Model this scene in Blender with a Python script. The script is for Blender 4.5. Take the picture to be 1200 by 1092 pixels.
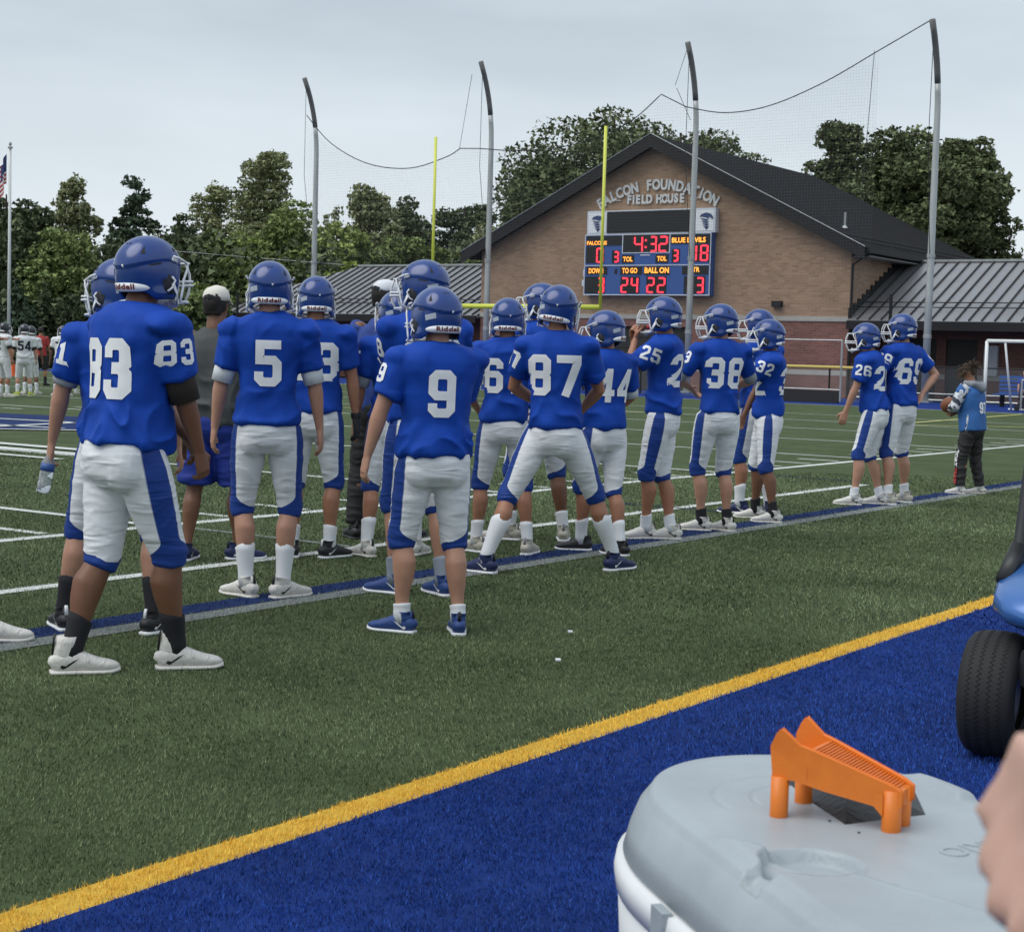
import bpy, bmesh, math, random
import numpy as np
from mathutils import Vector, Matrix, Quaternion
from mathutils.bvhtree import BVHTree
random.seed(7); rng = np.random.default_rng(7)
PI = math.pi
for o in list(bpy.data.objects): bpy.data.objects.remove(o)
scene = bpy.context.scene
COL = scene.collection

# ------------------------------------------------------------------ camera
CAM_H = 1.32
ax = Vector((0.5647, 0.0378, -0.8244)); ay = Vector((-0.8248, 0.0562, -0.5626))
# world axes seen from the camera: X along the sideline, Y across the field, Z up
VX, H0, SL, F = 1923.5, 416.4, .0289, 1935.0
VY = H0 + SL*(VX-600)
a = Vector((VX-600, 546-VY, -F)); b = Vector((0, 546-H0, -F)); n = b.cross(a)
if n.y < 0: n = -n
n.normalize(); a.normalize(); y_ = n.cross(a)
Rm = Matrix((a, y_, n))                      # world = Rm @ cam
cd = bpy.data.cameras.new('camera'); cam = bpy.data.objects.new('camera', cd); COL.objects.link(cam)
cam.matrix_world = Matrix.Translation((0, 0, CAM_H)) @ Rm.to_4x4()
cd.sensor_width = 36; cd.lens = 36*F/1200; cd.clip_start = .05; cd.clip_end = 3000
cd.dof.use_dof = True; cd.dof.focus_distance = 7.0; cd.dof.aperture_fstop = 21
scene.camera = cam

# ------------------------------------------------------------------ sky, sun, exposure
SUN_EL, SUN_AZ = math.radians(58), math.radians(150)
w = bpy.data.worlds.new('World'); scene.world = w; w.use_nodes = True
nt = w.node_tree; N = nt.nodes; L = nt.links
for x in list(N): N.remove(x)
out = N.new('ShaderNodeOutputWorld')
sky = N.new('ShaderNodeTexSky'); sky.sky_type = 'NISHITA'; sky.sun_disc = False
sky.sun_elevation = SUN_EL; sky.sun_rotation = PI/2-SUN_AZ; sky.air_density = 1.5; sky.dust_density = 3
bg1 = N.new('ShaderNodeBackground'); bg1.inputs[1].default_value = .07
L.new(sky.outputs[0], bg1.inputs[0])
tc = N.new('ShaderNodeTexCoord'); mp = N.new('ShaderNodeMapping'); mp.inputs['Scale'].default_value = (1.6, 1.6, 6)
L.new(tc.outputs['Generated'], mp.inputs[0])
nz = N.new('ShaderNodeTexNoise'); nz.inputs['Scale'].default_value = 1.6; nz.inputs['Detail'].default_value = 5; nz.inputs['Roughness'].default_value = .5
L.new(mp.outputs[0], nz.inputs[0])
cr = N.new('ShaderNodeValToRGB'); e = cr.color_ramp.elements
e[0].position = .32; e[0].color = (.31, .355, .40, 1); e[1].position = .68; e[1].color = (.46, .515, .56, 1)
L.new(nz.outputs[0], cr.inputs[0])
sep = N.new('ShaderNodeSeparateXYZ'); L.new(tc.outputs['Generated'], sep.inputs[0])
rmp = N.new('ShaderNodeMapRange'); rmp.inputs[1].default_value = 0.0; rmp.inputs[2].default_value = .22; rmp.inputs[3].default_value = .72; rmp.inputs[4].default_value = 0
L.new(sep.outputs[2], rmp.inputs[0])
mx = N.new('ShaderNodeMix'); mx.data_type = 'RGBA'; L.new(rmp.outputs[0], mx.inputs[0]); L.new(cr.outputs[0], mx.inputs[6]); mx.inputs[7].default_value = (.56, .605, .64, 1)
bg2 = N.new('ShaderNodeBackground'); bg2.inputs[1].default_value = 1.0; L.new(mx.outputs[2], bg2.inputs[0])
ms = N.new('ShaderNodeMixShader'); ms.inputs[0].default_value = .9
L.new(bg1.outputs[0], ms.inputs[1]); L.new(bg2.outputs[0], ms.inputs[2]); L.new(ms.outputs[0], out.inputs[0])
sd = bpy.data.lights.new('sun', 'SUN'); sd.energy = 1.1; sd.angle = math.radians(50); sd.color = (1, .97, .93)
so = bpy.data.objects.new('sun', sd); COL.objects.link(so)
sv = Vector((math.cos(SUN_EL)*math.cos(SUN_AZ), math.cos(SUN_EL)*math.sin(SUN_AZ), math.sin(SUN_EL)))
so.rotation_euler = sv.to_track_quat('Z', 'Y').to_euler()
vs = scene.view_settings; vs.view_transform = 'Standard'; vs.look = 'None'; vs.exposure = 0.78; vs.gamma = 1
scene.render.engine = 'CYCLES'

# ------------------------------------------------------------------ materials
def srgb(h):
    h = h.lstrip('#'); c = [int(h[i:i+2], 16)/255 for i in (0, 2, 4)]
    return tuple(x/12.92 if x < .04045 else ((x+.055)/1.055)**2.4 for x in c)
MATS = {}
def mat(name, col, rough=.6, metal=0, var=0, vscale=20, bump=0, bscale=200, island=0, spec=.5, coat=0, emit=None, es=1, trans=0, stretch=None, alpha=1, sss=0, fold=None):
    if name in MATS: return MATS[name]
    m = bpy.data.materials.new(name); m.use_nodes = True; t = m.node_tree; n_ = t.nodes; l = t.links
    p = n_['Principled BSDF']; p.inputs['Base Color'].default_value = (*col, 1)
    p.inputs['Roughness'].default_value = rough; p.inputs['Metallic'].default_value = metal
    p.inputs['Specular IOR Level'].default_value = spec; p.inputs['Coat Weight'].default_value = coat
    p.inputs['Coat Roughness'].default_value = .2
    p.inputs['Transmission Weight'].default_value = trans
    if sss: p.inputs['Subsurface Weight'].default_value = sss; p.inputs['Subsurface Radius'].default_value = (.01, .004, .002); p.inputs['Subsurface Scale'].default_value = .6
    if emit: p.inputs['Emission Color'].default_value = (*emit, 1); p.inputs['Emission Strength'].default_value = es
    co = None
    if var or bump:
        tc_ = n_.new('ShaderNodeTexCoord'); co = tc_.outputs['Object']
        if stretch:
            mp_ = n_.new('ShaderNodeMapping'); mp_.inputs['Scale'].default_value = stretch; l.new(co, mp_.inputs[0]); co = mp_.outputs[0]
    last = None
    if var:
        z = n_.new('ShaderNodeTexNoise'); z.inputs['Scale'].default_value = vscale; z.inputs['Detail'].default_value = 6; z.inputs['Roughness'].default_value = .62; l.new(co, z.inputs[0])
        r = n_.new('ShaderNodeMapRange'); r.inputs[1].default_value = .25; r.inputs[2].default_value = .75; r.inputs[3].default_value = 1-var; r.inputs[4].default_value = 1+var; l.new(z.outputs[0], r.inputs[0])
        last = r.outputs[0]
    if island:
        g = n_.new('ShaderNodeNewGeometry'); r2 = n_.new('ShaderNodeMapRange'); r2.inputs[3].default_value = 1-island; r2.inputs[4].default_value = 1+island; l.new(g.outputs['Random Per Island'], r2.inputs[0])
        if last:
            mm = n_.new('ShaderNodeMath'); mm.operation = 'MULTIPLY'; l.new(last, mm.inputs[0]); l.new(r2.outputs[0], mm.inputs[1]); last = mm.outputs[0]
        else: last = r2.outputs[0]
    if last:
        v = n_.new('ShaderNodeVectorMath'); v.operation = 'SCALE'; v.inputs[0].default_value = col; l.new(last, v.inputs[3]); l.new(v.outputs[0], p.inputs['Base Color'])
    if bump:
        z = n_.new('ShaderNodeTexNoise'); z.inputs['Scale'].default_value = bscale; z.inputs['Detail'].default_value = 3; l.new(co, z.inputs[0])
        bp = n_.new('ShaderNodeBump'); bp.inputs['Strength'].default_value = bump; bp.inputs['Distance'].default_value = .01; l.new(z.outputs[0], bp.inputs['Height']); l.new(bp.outputs[0], p.inputs['Normal'])
    if fold:
        tc2 = n_.new('ShaderNodeTexCoord'); mp2 = n_.new('ShaderNodeMapping'); mp2.inputs['Scale'].default_value = fold[1]; l.new(tc2.outputs['Object'], mp2.inputs[0])
        zf = n_.new('ShaderNodeTexNoise'); zf.noise_type = 'RIDGED_MULTIFRACTAL'; zf.inputs['Scale'].default_value = 1; zf.inputs['Detail'].default_value = 2.5; zf.inputs['Distortion'].default_value = .7; l.new(mp2.outputs[0], zf.inputs[0])
        b2 = n_.new('ShaderNodeBump'); b2.inputs['Strength'].default_value = 1; b2.inputs['Distance'].default_value = fold[0]; l.new(zf.outputs[0], b2.inputs['Height']); l.new(b2.outputs[0], bp.inputs['Normal'])
    MATS[name] = m; return m

BLUE = (.005, .055, .37)
M_jersey = mat('jersey_blue', BLUE, .72, var=.16, vscale=7, bump=.14, bscale=420, spec=.22, fold=(.045, (5, 5, 4)))
M_number = mat('number_white', (.86, .87, .89), .5, var=.05, vscale=30)
M_helmet = mat('helmet_blue', (.009, .044, .21), .22, coat=.35, var=.14, vscale=11)
M_white = mat('white_plastic', (.78, .80, .82), .35)
M_mask = mat('mask_white', (.80, .82, .84), .35)
M_black = mat('black_rubber', (.012, .012, .013), .55, bump=.1)
M_dark = mat('dark_padding', (.02, .022, .028), .8)
M_stick = mat('sticker_grey', (.42, .47, .55), .5)
M_red = mat('lettering_red', (.16, .012, .012), .5)
M_wpants = mat('pants_white', (.72, .735, .76), .65, var=.04, vscale=12, bump=.08, bscale=500)
M_undershirt = mat('undershirt_white', (.72, .75, .78), .8, bump=.1, bscale=300)
M_socw = mat('sock_white', (.75, .77, .80), .85, bump=.25, bscale=260)
M_socb = mat('sock_black', (.014, .014, .018), .9, bump=.2, bscale=260)
M_socg = mat('sock_grey', (.28, .32, .38), .9, bump=.2, bscale=260)
SKIN = {}
for k, c in dict(tan=(.36, .165, .095), brown=(.19, .085, .048), fair=(.46, .245, .165), dark=(.095, .045, .028)).items():
    SKIN[k] = mat('skin_'+k, c, .5, var=.09, vscale=16, sss=.12, bump=.05, bscale=180)

def pants_mat(name, base, stripe):
    m = bpy.data.materials.new(name); m.use_nodes = True; t = m.node_tree; n_ = t.nodes; l = t.links; p = n_['Principled BSDF']
    p.inputs['Roughness'].default_value = .62; p.inputs['Specular IOR Level'].default_value = .3
    at = n_.new('ShaderNodeAttribute'); at.attribute_name = 'panel'
    r = n_.new('ShaderNodeMapRange'); r.inputs[1].default_value = -.03; r.inputs[2].default_value = .03; l.new(at.outputs['Fac'], r.inputs[0])
    tc_ = n_.new('ShaderNodeTexCoord'); z = n_.new('ShaderNodeTexNoise'); z.inputs['Scale'].default_value = 14; z.inputs['Detail'].default_value = 5; l.new(tc_.outputs['Object'], z.inputs[0])
    mr = n_.new('ShaderNodeMapRange'); mr.inputs[3].default_value = .90; mr.inputs[4].default_value = 1.06; l.new(z.outputs[0], mr.inputs[0])
    x = n_.new('ShaderNodeMix'); x.data_type = 'RGBA'; x.inputs[6].default_value = (*base, 1); x.inputs[7].default_value = (*stripe, 1); l.new(r.outputs[0], x.inputs[0])
    v = n_.new('ShaderNodeVectorMath'); v.operation = 'SCALE'; l.new(x.outputs[2], v.inputs[0]); l.new(mr.outputs[0], v.inputs[3]); l.new(v.outputs[0], p.inputs['Base Color'])
    z2 = n_.new('ShaderNodeTexNoise'); z2.inputs['Scale'].default_value = 420; l.new(tc_.outputs['Object'], z2.inputs[0])
    bp = n_.new('ShaderNodeBump'); bp.inputs['Strength'].default_value = .1; bp.inputs['Distance'].default_value = .01; l.new(z2.outputs[0], bp.inputs['Height']); l.new(bp.outputs[0], p.inputs['Normal'])
    mp2 = n_.new('ShaderNodeMapping'); mp2.inputs['Scale'].default_value = (6, 6, 30); l.new(tc_.outputs['Object'], mp2.inputs[0])
    zf = n_.new('ShaderNodeTexNoise'); zf.noise_type = 'RIDGED_MULTIFRACTAL'; zf.inputs['Scale'].default_value = 1; zf.inputs['Detail'].default_value = 2.2; zf.inputs['Distortion'].default_value = .5; l.new(mp2.outputs[0], zf.inputs[0])
    b2 = n_.new('ShaderNodeBump'); b2.inputs['Strength'].default_value = 1; b2.inputs['Distance'].default_value = .008; l.new(zf.outputs[0], b2.inputs['Height']); l.new(b2.outputs[0], bp.inputs['Normal'])
    return m
M_pants = pants_mat('football_pants', (.78, .80, .83), (.012, .050, .26))

# ------------------------------------------------------------------ mesh helpers
class MB:
    def __init__(s): s.v = []; s.f = []; s.mi = []; s.m = 0
    def add(s, vs, fs):
        o = len(s.v); s.v += [tuple(q) for q in vs]
        for f in fs: s.f.append(tuple(i+o for i in f)); s.mi.append(s.m)
        return s
    def box(s, c, d, rz=0, M=None):
        c = Vector(c); h = [x/2 for x in d]; R_ = Matrix.Rotation(rz, 3, 'Z') if M is None else M
        vs = [c + R_ @ Vector((x*h[0], y*h[1], z*h[2])) for x in (-1, 1) for y in (-1, 1) for z in (-1, 1)]
        return s.add(vs, [(0, 1, 3, 2), (4, 6, 7, 5), (0, 4, 5, 1), (2, 3, 7, 6), (0, 2, 6, 4), (1, 5, 7, 3)])
    def tube(s, pts, r, n=8, cap=True, ref=None):
        pts = [Vector(q) for q in pts]; rr = r if isinstance(r, (list, tuple)) else [r]*len(pts)
        return s.loft([(q, (k, k)) for q, k in zip(pts, rr)], n, ref, cap)
    def loft(s, rings, n=20, ref=None, cap=True, ex=2.0, closed=False):
        P = [Vector(q[0]) for q in rings]; vs = []; m = len(P)
        u = None
        for i in range(m):
            t = (P[min(i+1, m-1)]-P[max(i-1, 0)])
            if t.length < 1e-9: t = Vector((0, 0, 1))
            t.normalize()
            if ref is not None: r_ = Vector(ref)
            elif u is not None: r_ = u
            else: r_ = Vector((1, 0, 0)) if abs(t.x) < .9 else Vector((0, 1, 0))
            u = (r_ - t*r_.dot(t))
            if u.length < 1e-6: u = t.orthogonal()
            u.normalize(); v = t.cross(u)
            A, B = rings[i][1]; e_ = rings[i][2] if len(rings[i]) > 2 else ex
            for k in range(n):
                th = 2*PI*k/n; c_, s_ = math.cos(th), math.sin(th)
                cc = math.copysign(abs(c_)**(2/e_), c_); ss = math.copysign(abs(s_)**(2/e_), s_)
                vs.append(P[i] + u*(A*cc) + v*(B*ss))
        fs = [(i*n+k, i*n+(k+1) % n, (i+1)*n+(k+1) % n, (i+1)*n+k) for i in range(m-1) for k in range(n)]
        if cap: fs += [tuple(range(n))[::-1], tuple((m-1)*n+k for k in range(n))]
        return s.add(vs, fs)
    def ell(s, c, r, n=14, M=None):
        c = Vector(c); R_ = M or Matrix.Identity(3); rings = []; vs = []; fs = []
        for i in range(1, n//2+1):
            th = PI*i/(n//2+1)
            for k in range(n): ph = 2*PI*k/n; vs.append(c+R_ @ Vector((r[0]*math.sin(th)*math.cos(ph), r[1]*math.sin(th)*math.sin(ph), r[2]*math.cos(th))))
        m = n//2; vs += [c+R_ @ Vector((0, 0, r[2])), c-R_ @ Vector((0, 0, r[2]))]
        fs = [(i*n+k, (i+1)*n+k, (i+1)*n+(k+1) % n, i*n+(k+1) % n) for i in range(m-1) for k in range(n)]
        fs += [(m*n, k, (k+1) % n) for k in range(n)] + [(m*n+1, (m-1)*n+(k+1) % n, (m-1)*n+k) for k in range(n)]
        return s.add(vs, fs)
    def prism(s, poly, z0, z1):   # poly list of (x,y)
        k = len(poly); vs = [(x, y, z0) for x, y in poly]+[(x, y, z1) for x, y in poly]
        return s.add(vs, [tuple(range(k))[::-1], tuple(range(k, 2*k))] + [(i, (i+1) % k, (i+1) % k+k, i+k) for i in range(k)])
    def mesh(s, name, mats=None, smooth=False):
        me = bpy.data.meshes.new(name); me.from_pydata(s.v, [], s.f)
        for m_ in (mats or []): me.materials.append(m_)
        if any(s.mi): me.polygons.foreach_set('material_index', s.mi)
        if smooth: me.shade_smooth()
        me.update(); return me
    def build(s, name, mats, parent=None, smooth=False):
        if not isinstance(mats, (list, tuple)): mats = [mats]
        return obj(name, s.mesh(name, mats, smooth), parent)
def obj(name, me, parent=None):
    o = bpy.data.objects.new(name, me); COL.objects.link(o)
    if parent: o.parent = parent
    return o
def tag(o, label=None, cat=None, group=None, kind=None):
    if label: o['label'] = label
    if cat: o['category'] = cat
    if group: o['group'] = group
    if kind: o['kind'] = kind
    return o
def empty(name, loc=(0, 0, 0), rz=0, **k):
    o = bpy.data.objects.new(name, None); COL.objects.link(o); o.location = loc; o.rotation_euler = (0, 0, rz); o.empty_display_size = .1
    return tag(o, **k)
def copy_tree(o, parent=None):
    c = o.copy(); COL.objects.link(c); c.parent = parent
    for ch in [x for x in TREE.get(o.name, o.children)]: copy_tree(ch, c)
    return c
TREE = {}
def inst(name, me, loc, parent=None, rz=0, sc=None):
    o = obj(name, me, parent); o.location = loc; o.rotation_euler = (0, 0, rz)
    if sc: o.scale = sc
    return o
def npmesh(name, V, Fc, mats, k=3, smooth=False):
    me = bpy.data.meshes.new(name); V = np.asarray(V, np.float32); Fc = np.asarray(Fc, np.int32)
    me.vertices.add(len(V)); me.vertices.foreach_set('co', V.ravel()); me.loops.add(Fc.size); me.loops.foreach_set('vertex_index', Fc.ravel())
    me.polygons.add(len(Fc)); me.polygons.foreach_set('loop_start', np.arange(0, Fc.size, k, dtype=np.int32))
    for m_ in mats: me.materials.append(m_)
    me.update(calc_edges=True); me.validate()
    return me
def text_mb(s, size, extrude=.0, bold=.0, spacing=1.0, align='CENTER', name='text'):
    c = bpy.data.curves.new(name, 'FONT'); c.body = s; c.size = size; c.extrude = extrude; c.offset = bold; c.align_x = align; c.align_y = 'CENTER'; c.space_character = spacing; c.resolution_u = 3
    o = bpy.data.objects.new('tmp', c); COL.objects.link(o)
    bpy.context.view_layer.update(); dg = bpy.context.evaluated_depsgraph_get()
    me = bpy.data.meshes.new_from_object(o.evaluated_get(dg)); bpy.data.objects.remove(o); bpy.data.curves.remove(c)
    V = [Vector(v.co) for v in me.vertices]; Fs = [tuple(p.vertices) for p in me.polygons]; bpy.data.meshes.remove(me)
    return V, Fs
# hashed value noise, vectorised
def vnoise(p, seed=0):
    i = np.floor(p).astype(np.int64); f = p-i; f = f*f*(3-2*f)
    def h(a_, b_, c_):
        x = (a_*374761393 + b_*668265263 + c_*2147483647*31 + seed*1274126177) & 0xffffffff
        x = ((x ^ (x >> 13))*1274126177) & 0xffffffff; x = x ^ (x >> 16)
        return (x & 0xffff)/65535.0
    r = 0
    for dx in (0, 1):
        for dy in (0, 1):
            for dz in (0, 1):
                wgt = (f[:, 0] if dx else 1-f[:, 0])*(f[:, 1] if dy else 1-f[:, 1])*(f[:, 2] if dz else 1-f[:, 2])
                r = r + wgt*h(i[:, 0]+dx, i[:, 1]+dy, i[:, 2]+dz)
    return r
# joined solid from a voxel grid: every overlapping loft melts into one skin
def remesh(mb, vox, smooth=3, fac=.5):
    me = mb.mesh('tmp'); o = bpy.data.objects.new('tmp', me); COL.objects.link(o)
    r = o.modifiers.new('r', 'REMESH'); r.mode = 'VOXEL'; r.voxel_size = vox; r.use_smooth_shade = True
    if smooth: s_ = o.modifiers.new('s', 'SMOOTH'); s_.factor = fac; s_.iterations = smooth
    bpy.context.view_layer.update(); dg = bpy.context.evaluated_depsgraph_get()
    m2 = bpy.data.meshes.new_from_object(o.evaluated_get(dg)); bpy.data.objects.remove(o); bpy.data.meshes.remove(me)
    return m2
def co_no(me):
    n_ = len(me.vertices); c = np.empty(n_*3, np.float32); me.vertices.foreach_get('co', c)
    q = np.empty(n_*3, np.float32); me.vertex_normals.foreach_get('vector', q)
    return c.reshape(-1, 3).astype(float), q.reshape(-1, 3).astype(float)
def set_co(me, c): me.vertices.foreach_set('co', np.asarray(c, np.float32).ravel()); me.update()
def join_mesh(parts):
    V = []; Fs = []; o = 0
    for me in parts:
        n_ = len(me.vertices); c = np.empty(n_*3, np.float32); me.vertices.foreach_get('co', c); V.append(c.reshape(-1, 3))
        k = len(me.loops); li = np.empty(k, np.int32); me.loops.foreach_get('vertex_index', li); Fs.append(li.reshape(-1, 4)+o); o += n_
    return npmesh('body', np.concatenate(V), np.concatenate(Fs), [], 4)

# ------------------------------------------------------------------ ground and field
def turf_mat(name, c1, c2, far=0.0):
    m = bpy.data.materials.new(name); m.use_nodes = True; t = m.node_tree; n_ = t.nodes; l = t.links; p = n_['Principled BSDF']
    p.inputs['Roughness'].default_value = .9; p.inputs['Specular IOR Level'].default_value = .15
    tc_ = n_.new('ShaderNodeTexCoord')
    def noise(s, d=6, ro=.65):
        z = n_.new('ShaderNodeTexNoise'); z.inputs['Scale'].default_value = s; z.inputs['Detail'].default_value = d; z.inputs['Roughness'].default_value = ro; l.new(tc_.outputs['Object'], z.inputs[0]); return z.outputs[0]
    a_ = noise(38, 8, .8); b_ = noise(1.3, 5, .65)
    ad = n_.new('ShaderNodeMath'); ad.operation = 'MULTIPLY_ADD'; l.new(b_, ad.inputs[0]); ad.inputs[1].default_value = .8; l.new(a_, ad.inputs[2])
    r = n_.new('ShaderNodeMapRange'); r.inputs[1].default_value = .55; r.inputs[2].default_value = 1.25; l.new(ad.outputs[0], r.inputs[0])
    x = n_.new('ShaderNodeMix'); x.data_type = 'RGBA'; x.inputs[6].default_value = (*c1, 1); x.inputs[7].default_value = (*c2, 1); l.new(r.outputs[0], x.inputs[0]); l.new(x.outputs[2], p.inputs['Base Color'])
    bp = n_.new('ShaderNodeBump'); bp.inputs['Strength'].default_value = .6; bp.inputs['Distance'].default_value = .03; l.new(a_, bp.inputs['Height']); l.new(bp.outputs[0], p.inputs['Normal'])
    return m
G1, G2 = (.030, .046, .018), (.108, .146, .068)
M_green = turf_mat('turf_green', G1, G2)
M_blueturf = turf_mat('turf_blue', (.004, .014, .08), (.016, .055, .29))
M_yel = turf_mat('turf_yellow', (.52, .30, .03), (.85, .56, .10))
M_wline = turf_mat('turf_white', (.50, .53, .50), (.80, .83, .80))
M_bline = turf_mat('turf_line_blue', (.008, .018, .075), (.022, .05, .16))
M_gline = turf_mat('turf_line_grey', (.16, .18, .17), (.30, .33, .32))
M_dirt = mat('far_ground', (.07, .075, .06), .95, var=.3, vscale=.3)
def sheet(name, x0, x1, y0, y1, z, m, kind='structure', label=None, nx=1):
    me = MB().add([(x0, y0, z), (x1, y0, z), (x1, y1, z), (x0, y1, z)], [(0, 1, 2, 3)]).mesh(name, [m]); o = obj(name, me); tag(o, label, kind=kind); return o
sheet('ground', -600, 900, -600, 900, -.05, M_dirt, label='flat ground beyond the field reaching the horizon')
sheet('playing_field', -45, 50.2, 3.055, 63, 0, M_green, label='green artificial turf football field')
sheet('sideline_apron', -45, 61.5, -14, 2.93, 0, M_blueturf, label='blue artificial turf apron beside the field')
sheet('end_apron', 50.2, 61.5, 3.055, 63, 0, M_blueturf, label='blue apron strip behind the end line')
sheet('yellow_boundary_line', -45, 61.5, 2.93, 3.055, 0, M_yel, label='yellow boundary line between the green and blue turf')
def line(x0, x1, y0, y1, m=M_wline, name='field_line', z=.004, label=None): return sheet(name, x0, x1, y0, y1, z, m, label=label)
line(-45, 50, 5.84, 6.04, M_bline, 'blue_line', label='dark blue line where the players stand')
line(-45, 50, 5.68, 5.83, M_gline, 'grey_line', label='grey line beside the dark blue line')
line(-10, 17.3, 6.985, 7.095)
line(-45, 50, 8.81, 8.93)
YL = [8.45+4.55*k for k in range(-4, 8)]
for k, x in enumerate(YL): line(x-.05, x+.05, 8.96, 57.5, z=.008)
for k in range(-22, 40):
    x = 8.45+.91*k
    if k % 5 == 0: continue
    for (y0, y1) in ((9.02, 9.62), (26.0, 26.6)): line(x-.05, x+.05, y0, y1)
line(49.9, 50.05, 8.96, 57.5, z=.008); line(-45, 50, 57.5, 57.65)
line(8.52, 8.60, 7.12, 8.78, M_gline, 'faint_line'); line(17.7, 17.78, 7.3, 8.3, M_bline, 'faint_line'); line(12.95, 13.02, 6.1, 7.6, M_bline, 'faint_line')
# lacrosse / soccer marks in yellow
M_ylw = mat('line_pale_yellow', (.62, .60, .22), .8)
def slant(p, q, wd, m, z=.014, name='field_line'):
    p, q = Vector(p), Vector(q); d = (q-p).normalized(); s = Vector((-d.y, d.x))*wd/2
    o = obj(name, MB().add([(v.x, v.y, z) for v in (p-s, q-s, q+s, p+s)], [(0, 1, 2, 3)]).mesh(name, [m])); return tag(o, kind='structure')
slant((35.4, 13.9), (49.0, 15.1), .12, M_ylw); slant((35.4, 13.9), (38.2, 11.5), .12, M_ylw); slant((38.2, 11.5), (49.0, 12.4), .12, M_ylw)
slant((27, 26), (36, 20), .12, M_ylw)
# painted numeral bars and midfield emblem at left
for (x0, x1, y0, y1) in ((13.62, 13.86, 15.4, 17.9), (13.02, 13.3, 14.9, 17.2), (12.35, 12.5, 14.6, 16.6), (12.0, 13.6, 18.0, 18.3)): line(x0, x1, y0, y1, z=.014, name='painted_number')
bb = MB(); pts = [(15.4, 20.4), (17.2, 18.9), (19.4, 19.4), (20.2, 21.6), (19.4, 24.4), (17.0, 26.0), (15.2, 23.6)]
bb.add([(x, y, .014) for x, y in pts], [tuple(range(len(pts)))]); tag(bb.build('field_emblem', M_bline), 'blue and white school emblem painted at midfield', kind='structure')
for p_, q_ in (((15.4, 20.4), (17.2, 18.9)), ((17.2, 18.9), (19.4, 19.4)), ((16.2, 20.6), (19.3, 21.4)), ((15.6, 22.2), (18.6, 23.6)), ((16.9, 19.8), (16.1, 24.4)), ((18.6, 19.6), (17.9, 23.4)), ((19.4, 19.4), (20.2, 21.6)), ((15.2, 23.6), (15.4, 20.4))):
    slant(p_, q_, .16, M_wline, .018, 'emblem_line')
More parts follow.
